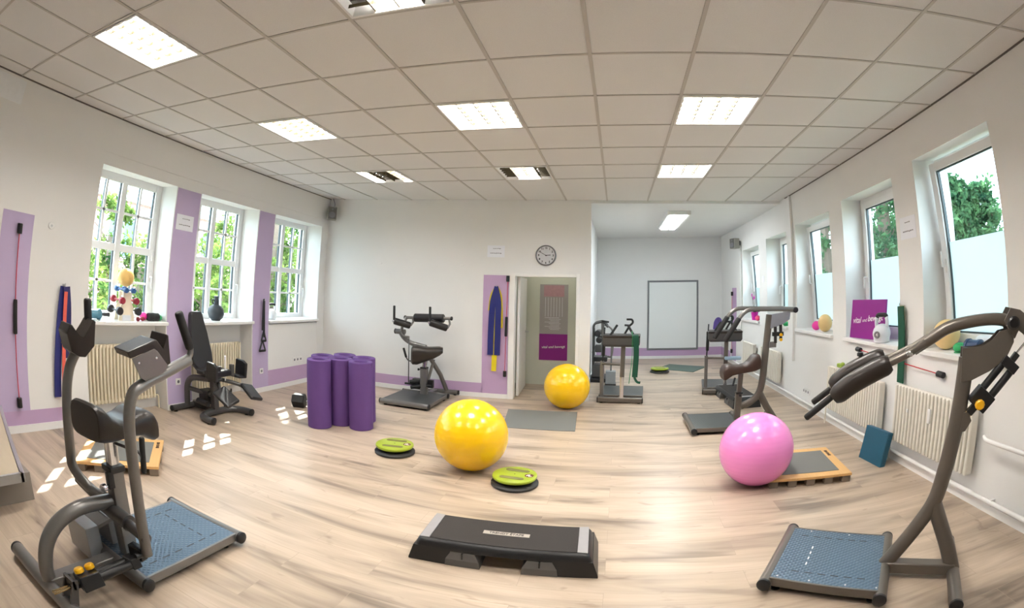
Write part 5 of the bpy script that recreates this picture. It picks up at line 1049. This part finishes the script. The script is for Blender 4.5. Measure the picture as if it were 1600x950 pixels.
m = MB(); m.box((1.533, yc, 0.42), (0.088, 0.088, 0.025), None, 0.004); m.lathe([(0, 0.04), (0.016, 0.04), (0.018, 0.02), (0.007, 0.015), (0.007, 0), (0, 0)], (1.53, yc-0.04, 0.40), axis_rot((0, -1, 0)), 14); m.build('post_clamp', BLACK, t)
pull_seat(Matrix.Identity(4), t, (1.545, yc, 0.668), radians(90), 0.48, 0.26, 1, mat('brown_upholstery', srgb(62, 43, 35), 0.42, var=0.1, scale=30, bump=0.15), radians(-7))
m = MB(); m.capsule((1.45, yc-0.1, 0.63), (1.42, yc-0.12, 0.53), 0.013, 10); m.build('seat_lever', BLACK, t)
m = MB(); m.sweep(catmull([(1.56, yc, 0.245), (1.65, yc, 0.275), (1.74, yc, 0.335), (1.80, yc, 0.42), (1.832, yc, 0.58), (1.862, yc, 0.95), (1.905, yc, 1.37)], 6), el, (0, 1, 0)); m.build('curved_post', BROWNSTEEL, t)
m = MB(); m.sweep([(1.80, yc, 0.40), (1.90, yc, 0.22), (2.015, yc, 0.05)], el, (0, 1, 0)); m.build('rear_strut', BROWNSTEEL, t)
m = MB(); m.prism([(1.885, yc-0.03, 1.365), (1.95, yc-0.03, 1.375), (2.06, yc-0.03, 1.385), (2.18, yc-0.03, 1.40), (2.165, yc-0.03, 1.30), (2.08, yc-0.03, 1.245), (1.935, yc-0.03, 1.20), (1.87, yc-0.03, 1.195)], (0, 0.06, 0), None, 0.004); m.build('head_plate', mat('grey_sheet', srgb(158, 162, 172), 0.4, metal=0.3), t)
m = MB(); m.tube([(2.17, yc-0.22, 1.42), (2.17, yc+0.22, 1.42)], 0.034, 18); pv = m.build('pivot_tube', STEEL, t)
for sy in (-1, 1): m = MB(); end_cap(m, (2.17, yc+sy*0.22, 1.42), (0, sy, 0), 0.034); m.build('end_cap', BLACK, pv)
for sy, sh in ((-0.20, 0), (0.20, -0.045)):
    y_ = yc+sy; m = MB(); P = bend([(2.17, y_, 1.43), (1.55+sh, y_, 1.455), (1.43+sh, y_, 1.32), (1.37+sh, y_, 1.225)], 0.13, 8); m.tube(P, 0.026, 14); pa = m.build('pull_arm', STEEL, t)
    m = MB(); m.capsule((1.46+sh, y_, 1.355), (1.285+sh, y_, 1.085), 0.032, 14); m.build('foam_sleeve', FOAM, pa)
m = MB()
for x_, z0_, z1_ in ((1.965, 1.22, 1.02), (2.035, 1.24, 1.06)): m.tube([(x_, yc-0.05, z0_), (x_+0.005, yc-0.05, z1_)], 0.02, 12)
m.box((2.0, yc-0.05, 1.13), (0.14, 0.05, 0.05), None, 0.004); dm = m.build('damper', BLACK, t)
for zk in (1.12, 1.06): m = MB(); m.lathe([(0, 0.02), (0.018, 0.02), (0.02, 0.0), (0, 0)], (2.03, yc-0.08, zk), axis_rot((0, -1, 0)), 12); m.build('yellow_knob', YKNOB, dm)
m = MB(); m.box((1.94, yc-0.02, 1.0), (0.09, 0.05, 0.07), None, 0.004); m.build('damper_bracket', STEEL, t)

# --- trunk trainer at the back wall
yb = 6.4; t = thing('trunk_trainer', 'grey trunk trainer with padded roller bar standing at the back wall', 'training machine', (-2.75, yb, 0))
m = MB(); m.b2((-3.12, 5.80, 0.070), (-2.42, 6.50, 0.082)); m.build('platform_plate', PLATE_D, t)
m = MB()
for x_ in (-3.125, -2.415): m.b2((x_-0.007, 5.79, 0.035), (x_+0.007, 6.52, 0.084), 0.003)
m.b2((-2.78, 5.8, 0.03), (-2.70, 6.86, 0.069), 0.004); m.build('platform_rail', STEEL, t)
for y_ in (5.775, 6.515): capped_tube('platform_tube', None, [(-3.14, y_, 0.058), (-2.40, y_, 0.058)], 0.037, STEEL, t)
for p in ((-3.08, 5.82, 0), (-2.46, 5.82, 0), (-3.08, 6.45, 0), (-2.46, 6.45, 0)): level_foot(None, p, t, 0.04)
capped_tube('rear_foot', None, [(-3.0, 6.87, 0.045), (-2.36, 6.87, 0.045)], 0.036, STEEL, t)
for p in ((-2.94, 6.87, 0), (-2.42, 6.87, 0)): level_foot(None, p, t, 0.02)
m = MB(); m.sweep([(-2.74, yb, 0.05), (-2.74, yb, 0.47)], sq(0.098, 0.098, 0.01), (1, 0, 0)); m.build('post_sleeve', STEEL, t)
m = MB(); m.sweep([(-2.74, yb, 0.45), (-2.72, yb, 0.62)], sq(0.056, 0.056, 0.006), (1, 0, 0)); m.build('seat_post', CHROME, t)
m = MB(); m.box((-2.74, yb, 0.475), (0.098, 0.098, 0.03), None, 0.005); m.lathe([(0, 0.05), (0.016, 0.05), (0.018, 0.025), (0.007, 0.02), (0.007, 0), (0, 0)], (-2.785, yb-0.02, 0.45), axis_rot((-1, -0.4, 0)), 14); m.build('post_clamp', BLACK, t)
m = MB(); m.tube([(-2.66, 6.44, 0.62), (-2.60, 6.70, 0.34), (-2.56, 6.87, 0.06)], 0.034, 14); m.tube([(-2.72, 6.42, 0.15), (-2.63, 6.5, 0.60)], 0.022, 12); m.build('rear_strut', STEEL, t)
MS = Matrix.Translation((-2.70, yb-0.02, 0.70)) @ Matrix.Rotation(radians(292), 4, 'Z') @ Matrix.Diagonal((1.12, 1.12, 1.12, 1))
m = MB(MS); rings = []
for yy, zb, zt, ww in ((-0.20, -0.13, 0.06, 0.085), (-0.18, -0.15, 0.095, 0.115), (-0.12, -0.15, 0.105, 0.125), (0.0, -0.10, 0.085, 0.13), (0.10, -0.06, 0.09, 0.13), (0.17, -0.02, 0.095, 0.11), (0.215, 0.015, 0.085, 0.07)):
    ring = []
    for i in range(20): a = 2*pi*i/20; ca, sa = cos(a), sin(a); ring.append((ww*abs(ca)**0.6*(1 if ca >= 0 else -1), yy, (zt+zb)/2+(zt-zb)/2*abs(sa)**0.6*(1 if sa >= 0 else -1)))
    rings.append(ring)
m.loft(rings); m.build('saddle_seat', PAD, t)
m = MB(); m.tube(bend([(-2.86, yb-0.05, 0.56), (-2.98, yb-0.08, 0.575), (-3.035, yb-0.1, 0.745)], 0.05), 0.010, 10); h_ = m.build('adjust_lever', STEEL_D, t)
m = MB(); m.capsule((-2.995, yb-0.088, 0.62), (-3.035, yb-0.1, 0.76), 0.017, 12); m.build('lever_grip', FOAM, h_)
m = MB(); m.tube(catmull([(-2.74, yb+0.06, 0.78), (-2.86, yb+0.06, 0.80), (-2.98, yb+0.05, 0.825), (-3.09, yb+0.04, 0.89), (-3.16, yb+0.03, 0.985)], 6), 0.036, 16); m.tube([(-2.70, yb+0.05, 0.58), (-2.74, yb+0.06, 0.79)], 0.034, 14); m.build('curved_arm', STEEL, t)
m = MB(); m.tube([(-3.24, yb+0.03, 0.985), (-3.08, yb+0.03, 0.985)], 0.040, 18); pv = m.build('pivot_tube', STEEL, t)
m = MB(); end_cap(m, (-3.24, yb+0.03, 0.985), (-1, 0, 0), 0.040); m.build('end_cap', BLACK, pv)
m = MB(); m.tube(catmull([(-3.12, yb, 0.99), (-3.10, yb-0.02, 1.07), (-3.06, yb-0.02, 1.15), (-3.05, yb-0.0, 1.205)]), 0.022, 12); m.tube(catmull([(-3.12, yb-0.02, 1.0), (-3.08, yb-0.03, 0.93), (-2.98, yb-0.03, 0.92)]), 0.016, 10); m.build('arm_bracket', STEEL, t)
m = MB(); m.tube([(-3.08, yb+0.02, 1.205), (-2.33, yb+0.02, 1.238)], 0.022, 14); rb = m.build('roller_bar', STEEL, t)
for p, d in (((-3.08, yb+0.02, 1.205), (-1, 0, 0)), ((-2.33, yb+0.02, 1.238), (1, 0, 0))): m = MB(); end_cap(m, p, d, 0.03); m.build('end_cap', BLACK, rb)
m = MB(); m.tube([(-2.92, yb+0.02, 1.212), (-2.91, yb+0.02, 1.2125), (-2.46, yb+0.02, 1.232), (-2.45, yb+0.02, 1.2325)], 0.064, 20, True, None, [0.85, 1, 1, 0.85]); m.build('roller_pad', PADB, rb)
for x0_, z0_, x1_, z1_ in ((-3.175, 1.155, -2.985, 1.09), (-2.60, 1.175, -2.40, 1.095)):
    m = MB(); m.tube([(x1_+0.02, yb-0.02, z1_), (x1_+0.045, yb+0.02, z1_+0.06), (x1_+0.03, yb+0.02, z1_+0.13)], 0.016, 10); eb = m.build('elbow_bar', STEEL, t)
    m = MB(); m.capsule((x0_, yb-0.16, z0_), (x1_+0.02, yb-0.02, z1_), 0.052, 16, None, 0.02); m.build('elbow_pad', PADB, eb)
    m = MB(); m.capsule((x0_+0.01, yb-0.17, z0_), (x0_+0.005, yb-0.17, z0_+0.225), 0.018, 12); m.build('hand_grip', FOAM, eb)
    m = MB(); m.lathe([(0.02, 0), (0.018, 0.01), (0, 0.012)], (x0_+0.01, yb-0.20, z0_), axis_rot((0, -1, 0)), 12); m.build('grip_bolt', CHROME, eb)
m = MB(); m.tube([(-2.98, yb-0.03, 0.925), (-2.982, yb-0.03, 0.22)], 0.008, 8); m.build('pull_rod', STEEL_D, t)
m = MB(); m.tube([(-3.04, yb-0.03, 0.215), (-2.62, yb-0.02, 0.215)], 0.016, 10); m.tube([(-2.95, yb-0.05, 0.25), (-2.80, yb-0.02, 0.27)], 0.03, 12); m.tube([(-2.93, yb-0.06, 0.17), (-2.78, yb-0.03, 0.20)], 0.03, 12); m.box((-2.86, yb+0.02, 0.22), (0.13, 0.09, 0.16), None, 0.01); m.box((-2.64, yb+0.02, 0.24), (0.08, 0.06, 0.12), None, 0.008); m.build('damper', BLACK, t)

# --- adductor machine in front of the second niche
ya = 3.83; t = thing('adductor_machine', 'dark leg adductor machine with tall backrest before the lilac pier', 'training machine', (-4.4, ya, 0))
capped_tube('rear_foot', None, [(-4.73, 3.46, 0.045), (-4.73, 4.18, 0.045)], 0.034, STEEL_D, t)
U = catmull([(-4.05, 3.545, 0.046), (-4.16, 3.53, 0.046), (-4.27, 3.57, 0.046), (-4.325, 3.68, 0.046), (-4.335, 3.84, 0.046), (-4.32, 4.0, 0.046), (-4.25, 4.10, 0.046), (-4.14, 4.145, 0.046), (-4.03, 4.15, 0.046)], 5)
capped_tube('front_foot', None, U, 0.040, STEEL_D, t)
for p in ((-4.73, 3.52, 0), (-4.73, 4.12, 0), (-4.12, 3.535, 0), (-4.12, 4.148, 0)): level_foot(None, p, t, 0.02)
m = MB(); m.b2((-4.73, ya-0.035, 0.025), (-4.33, ya+0.035, 0.085), 0.006); m.build('base_beam', STEEL_D, t)
m = MB(); m.tube(bend([(-4.73, ya-0.12, 0.06), (-4.72, ya-0.12, 0.40), (-4.36, ya-0.06, 0.43)], 0.16, 8), 0.036, 16); m.tube([(-4.70, ya-0.10, 0.26), (-4.36, ya-0.03, 0.24)], 0.028, 12); m.build('frame_arch', STEEL_D, t)
m = MB(); m.sweep([(-4.34, ya, 0.05), (-4.36, ya, 0.48)], sq(0.075, 0.075, 0.01), (0, 1, 0)); m.build('front_column', STEEL_D, t)
m = MB(); m.box((-4.47, ya, 0.20), (0.16, 0.16, 0.16), None, 0.01); m.tube([(-4.5, ya-0.13, 0.16), (-4.3, ya-0.15, 0.16)], 0.035, 14); m.tube([(-4.28, ya+0.10, 0.10), (-4.28, ya+0.10, 0.27)], 0.012, 8); m.tube([(-4.28, ya+0.10, 0.27), (-4.28, ya+0.22, 0.27)], 0.012, 8); m.tube([(-4.28, ya+0.10, 0.16), (-4.28, ya+0.22, 0.16)], 0.012, 8); m.tube([(-4.28, ya+0.22, 0.10), (-4.28, ya+0.22, 0.30)], 0.010, 8); m.build('damper', BLACK, t)
BF = Matrix.Translation((-4.47, ya-0.03, 0.50)) @ Matrix.Rotation(radians(-14), 4, 'Y')
out = [(-0.07, 0.0), (-0.155, 0.10), (-0.165, 0.21), (-0.125, 0.45), (-0.095, 0.66), (-0.075, 0.70), (0.075, 0.70), (0.095, 0.66), (0.125, 0.45), (0.165, 0.21), (0.155, 0.10), (0.07, 0.0)]
m = MB(BF); m.prism([(0.0, y_, z_) for y_, z_ in out], (-0.075, 0, 0), None, 0.018); m.build('backrest', PADB, t)
m = MB(BF); m.box((-0.10, 0, 0.28), (0.03, 0.05, 0.5), None, 0.004); m.build('backrest_bar', STEEL_D, t)
m = MB(); m.box((-4.33, ya-0.01, 0.515), (0.30, 0.32, 0.075), None, 0.02); m.build('seat', PADB, t)
m = MB(); m.capsule((-4.40, ya-0.21, 0.545), (-4.26, ya-0.23, 0.54), 0.02, 12); m.tube([(-4.38, ya-0.20, 0.54), (-4.42, ya-0.1, 0.47)], 0.012, 8); m.build('seat_grip', FOAM, t)
for sg, yp in ((-1, ya-0.10), (1, ya+0.26)):
    m = MB(); m.tube(catmull([(-4.33, ya+sg*0.04+0.03, 0.42), (-4.25, (ya+yp)/2+0.03, 0.40), (-4.14, yp, 0.36), (-4.05, yp+sg*0.02, 0.31)]), 0.024, 12); lg = m.build('leg_arm', STEEL_D, t)
    m = MB(); yo = yp+sg*0.06; m.prism([(-4.30, yo-0.018, 0.46), (-4.12, yo-0.018, 0.44), (-4.10, yo-0.018, 0.62), (-4.16, yo-0.018, 0.655), (-4.28, yo-0.018, 0.66)], (0, 0.04, 0), None, 0.012); m.box((-4.21, yo-sg*0.05, 0.462), (0.17, 0.11, 0.035), rotx(-0.1*sg), 0.012); m.build('knee_pad', PADB, lg)
    m = MB(); m.tube([(-4.23, yp-sg*0.07, 0.47), (-4.23, yp-sg*0.07, 0.60)], 0.032, 16); m.build('knee_roller', PADB if sg < 0 else STEEL_D, lg)
    m = MB(); m.box((-4.0, yp+sg*0.03, 0.305), (0.26, 0.20, 0.045), rotx(-0.25*sg) @ roty(0.55), 0.018); m.build('calf_pad', PADB, lg)
    m = MB(); m.lathe([(0.018, 0), (0.018, 0.03), (0, 0.03)], (-3.95, yp+sg*0.05, 0.22), None, 12); m.build('pad_knob', BLACK, lg)
m = MB(); m.tube([(-4.24, ya+0.09, 0.42), (-4.24, ya+0.09, 0.68)], 0.007, 8); m.lathe([(0.012, 0), (0.012, 0.05), (0, 0.052)], (-4.24, ya+0.09, 0.66), None, 10); m.build('range_lever', LOGOW, t)

# --- pad table trainers at the far room
def pad_table(label, loc, rz, mirror=1):
    t = thing('abdominal_trainer', label, 'training machine', loc, rz, 'abdominal trainers'); F = WM[t]
    m = MB(F); m.b2((-0.335, -0.04, 0.012), (0.335, 0.04, 0.082), 0.012); ft = m.build('front_foot', BROWNSTEEL, t)
    for sx in (-1, 1): m = MB(F); m.b2((sx*0.335-0.008, -0.042, 0.010), (sx*0.335+0.008, 0.042, 0.084), 0.003); m.lathe([(0, 0.0), (0.024, 0), (0.024, 0.012), (0, 0.012)], (sx*0.28, 0, 0), None, 14); m.build('end_cap', BLACK, ft)
    m = MB(F); m.b2((-0.33, 0.16, 0.070), (0.33, 0.88, 0.086)); m.build('platform_plate', PLATE_D, t)
    m = MB(F); m.b2((-0.335, 0.14, 0.02), (0.335, 0.17, 0.088), 0.008); m.b2((-0.335, 0.87, 0.02), (0.335, 0.90, 0.088), 0.008); m.b2((-0.335, 0.16, 0.03), (-0.32, 0.88, 0.085)); m.b2((0.32, 0.16, 0.03), (0.335, 0.88, 0.085)); m.b2((-0.03, 0.0, 0.03), (0.05, 0.88, 0.069)); m.build('platform_rail', BROWNSTEEL, t)
    for p in ((-0.3, 0.2, 0), (0.3, 0.2, 0), (-0.3, 0.85, 0), (0.3, 0.85, 0)): level_foot(F, p, t, 0.03)
    m = MB(F); m.sweep([(0.022, 0.005, 0.06), (0.022, 0.02, 0.45)], sq(0.06, 0.06, 0.008), (1, 0, 0)); m.build('post_sleeve', CHROME, t)
    m = MB(F); m.sweep([(0.022, 0.015, 0.40), (0.03, 0.05, 0.88)], sq(0.066, 0.066, 0.008), (1, 0, 0)); m.build('post', BROWNSTEEL, t)
    m = MB(F); m.loft([[(-0.24, -0.06, 0.865), (0.25, -0.06, 0.865), (0.25, 0.20, 0.865), (-0.24, 0.20, 0.865)], [(-0.265, -0.09, 0.90), (0.275, -0.09, 0.90), (0.275, 0.25, 0.90), (-0.265, 0.25, 0.90)], [(-0.265, -0.09, 1.0), (0.275, -0.09, 1.0), (0.275, 0.25, 1.0), (-0.265, 0.25, 1.0)]], True, False); m.build('table_box', STEEL_D, t)
    m = MB(F); m.box((0.005, 0.08, 1.018), (0.55, 0.35, 0.04), None, 0.014); m.build('table_pad', PAD, t)
    for sx, x0_, x1_ in ((-1, -0.165, -0.065), (1, 0.185, 0.09)):
        m = MB(F); m.capsule((x0_, 0.0, 1.03), (x1_, 0.05, 1.185), 0.018, 12); m.build('hand_grip', FOAM, t)
    m = MB(F); m.tube(bend([(0.03, 0.28, 1.02), (0.11, 0.28, 1.16), (0.16, 0.28, 1.20), (0.15, 0.28, 1.255), (0.06, 0.28, 1.255)], 0.03), 0.016, 12); m.tube([(0.03, 0.28, 1.165), (0.11, 0.28, 1.16)], 0.016, 10); m.build('loop_bar', FOAM, t)
    m = MB(F); m.sweep([(-0.285, 0.12, 0.03), (-0.29, 0.12, 0.62)], sq(0.055, 0.055, 0.006), (1, 0, 0)); m.build('side_post', STEEL, t)
    m = MB(F); m.capsule((-0.275, 0.12, 0.70), (-0.268, 0.12, 1.02), 0.026, 14); m.tube([(-0.285, 0.12, 0.58), (-0.26, 0.12, 1.14)], 0.011, 8); m.build('damper', BLACK, t)
    m = MB(F); m.tube([(-0.285, 0.10, 0.585), (0.02, 0.04, 0.585)], 0.019, 12); m.build('cross_bar', BROWNSTEEL, t)
    return t
FT = pad_table('brown grey abdominal trainer with a green band, at the opening to the far room', (0.09, 6.98, 0), radians(-4))
HT = copy_tree(FT); HT.location = (1.76, 7.45, 0); HT.rotation_euler.z = radians(-9); HT['label'] = 'grey abdominal trainer behind the step bench in the far room'; WM[HT] = Matrix.Translation(HT.location) @ Matrix.Rotation(radians(-9), 4, 'Z')
m = MB(WM[HT]); m.box((0.13, -0.06, 0.60), (0.26, 0.12, 0.05), None, 0.015); tag(m.build('side_pad', mat('pale_blue_upholstery', srgb(150, 178, 200), 0.35), HT), 'pale blue pad')
t = thing('exercise_bands', 'bright green band hanging from the trainer at the far room opening', 'exercise bands', (0.27, 6.88, 1.0))
m = MB(); band(m, [(0.245, 6.965, 1.048), (0.25, 6.885, 1.045), (0.25, 6.868, 1.0), (0.25, 6.865, 0.7), (0.215, 6.865, 0.33)], 0.10, 0, 0.004, (0, -1, 0)); m.build('band', mat('bright_green_latex', srgb(40, 140, 84), 0.5), t)
m = MB(); band(m, [(0.30, 6.965, 1.049), (0.30, 6.880, 1.045), (0.30, 6.860, 1.0), (0.31, 6.86, 0.75), (0.295, 6.86, 0.42)], 0.08, 0, 0.004, (0, -1, 0)); m.build('band', B_GRN, t)
m = MB(); band(m, [(0.275, 6.857, 0.5), (0.30, 6.855, 0.40), (0.335, 6.85, 0.35), (0.38, 6.85, 0.34)], 0.035, 0, 0.004, (0, -1, 0)); m.build('band', B_GRN, t)
q = WM[HT] @ Vector((-0.11, 0.03, 1.15))
m = MB(Matrix.Translation(q)); band(m, [(-0.05, 0.0, -0.09), (-0.035, 0.0, 0.02), (0.0, 0.0, 0.07), (0.03, 0.0, 0.03), (0.035, 0.0, -0.09)], 0.07, 0, 0.004, (0, 1, 0)); tag(m.build('exercise_band', mat('violet_latex', srgb(88, 70, 150), 0.5), None, tuple(q)), 'violet band looped over the far abdominal trainer behind the step bench', 'exercise band')

# --- dense grey trainer behind, half hidden by the wall end
gx, gy_ = -0.24, 8.85; t = thing('multi_trainer', 'grey trainer with tube frame half hidden behind the wall end in the far room', 'training machine', (gx, gy_, 0))
m = MB(); m.b2((-0.44, 8.55, 0), (-0.06, 9.15, 0.07), 0.01); m.build('base_plinth', BLACK, t)
m = MB(); m.tube(bend([(-0.40, 8.7, 0.06), (-0.41, 8.7, 1.08), (-0.22, 8.7, 1.13), (-0.14, 8.72, 1.02)], 0.07), 0.020, 12); m.tube(bend([(-0.40, 9.0, 0.06), (-0.41, 9.0, 1.08), (-0.22, 9.0, 1.13), (-0.14, 9.0, 1.02)], 0.07), 0.020, 12); m.tube([(-0.41, 8.7, 0.55), (-0.41, 9.0, 0.55)], 0.02, 10); m.tube([(-0.41, 8.7, 1.0), (-0.41, 9.0, 1.0)], 0.02, 10); m.build('tube_frame', STEEL_D, t)
m = MB(); m.sweep([(-0.22, 8.85, 0.05), (-0.24, 8.85, 1.10)], sq(0.06, 0.06, 0.008), (1, 0, 0)); m.build('upright', STEEL, t)
for z_, x_ in ((0.90, -0.33), (0.78, -0.30)): m = MB(); m.capsule((x_, 8.66, z_), (x_+0.02, 9.04, z_), 0.06, 14, None, 0.02); m.build('roller_pad', PADB, t)
m = MB(); m.box((-0.27, 8.8, 0.42), (0.26, 0.3, 0.09), None, 0.02); m.build('seat', PADB, t)
m = MB(); m.box((-0.33, 8.8, 0.20), (0.16, 0.28, 0.24), None, 0.01); m.build('weight_housing', STEEL_D, t); m = MB(); m.box((-0.31, 8.72, 0.62), (0.12, 0.12, 0.14), None, 0.02); m.build('pivot_housing', STEEL_D, t)
m = MB(); m.capsule((-0.26, 8.66, 1.14), (-0.12, 8.66, 1.12), 0.018, 10); m.build('hand_grip', FOAM, t)
m = MB(); m.tube(catmull([(-0.2, 8.75, 1.06), (-0.08, 8.72, 1.0), (-0.04, 8.7, 0.85), (-0.06, 8.7, 0.5), (-0.13, 8.74, 0.46)]), 0.018, 10); m.build('curved_arm', STEEL, t)
t = thing('weight_stand', 'small grey block on a thin rod, seen through the abdominal trainer', 'weight stand', (-0.07, 8.36, 0))
m = MB(); m.b2((-0.165, 8.26, 0), (0.03, 8.46, 0.03), 0.004); m.build('stand_foot', BLACK, t)
m = MB(); m.b2((-0.155, 8.27, 0.03), (0.02, 8.45, 0.26), 0.006); m.build('stand_block', mat('stand_grey', srgb(150, 156, 160), 0.5), t)
m = MB(); m.tube([(-0.065, 8.36, 0.25), (-0.06, 8.36, 0.86)], 0.014, 10); m.build('stand_rod', STEEL, t)

# the back wall stands slightly askew: turn it and everything fixed to it about the corner of the opening
PIV, TH = Vector((XP, 7.02, 0)), atan2(0.068, 1)
RZ = Matrix.Translation(PIV) @ Matrix.Rotation(TH, 4, 'Z') @ Matrix.Translation((-XP, -YB, 0))
for o in list(COL.objects):
    if o.parent is None and (o.name in ('wall_back', 'baseboard_back', 'trim_7', 'door_1', 'wall_clock') or (o.type == 'EMPTY' or o.type == 'MESH') and o.get('category') in ('paper notice', 'hook', 'swing rod', 'exercise bands') and YB-0.1 < o.location.y < YB+0.01 and o.location.x < -1.0):
        o.location = RZ @ o.location; o.rotation_euler.z += TH
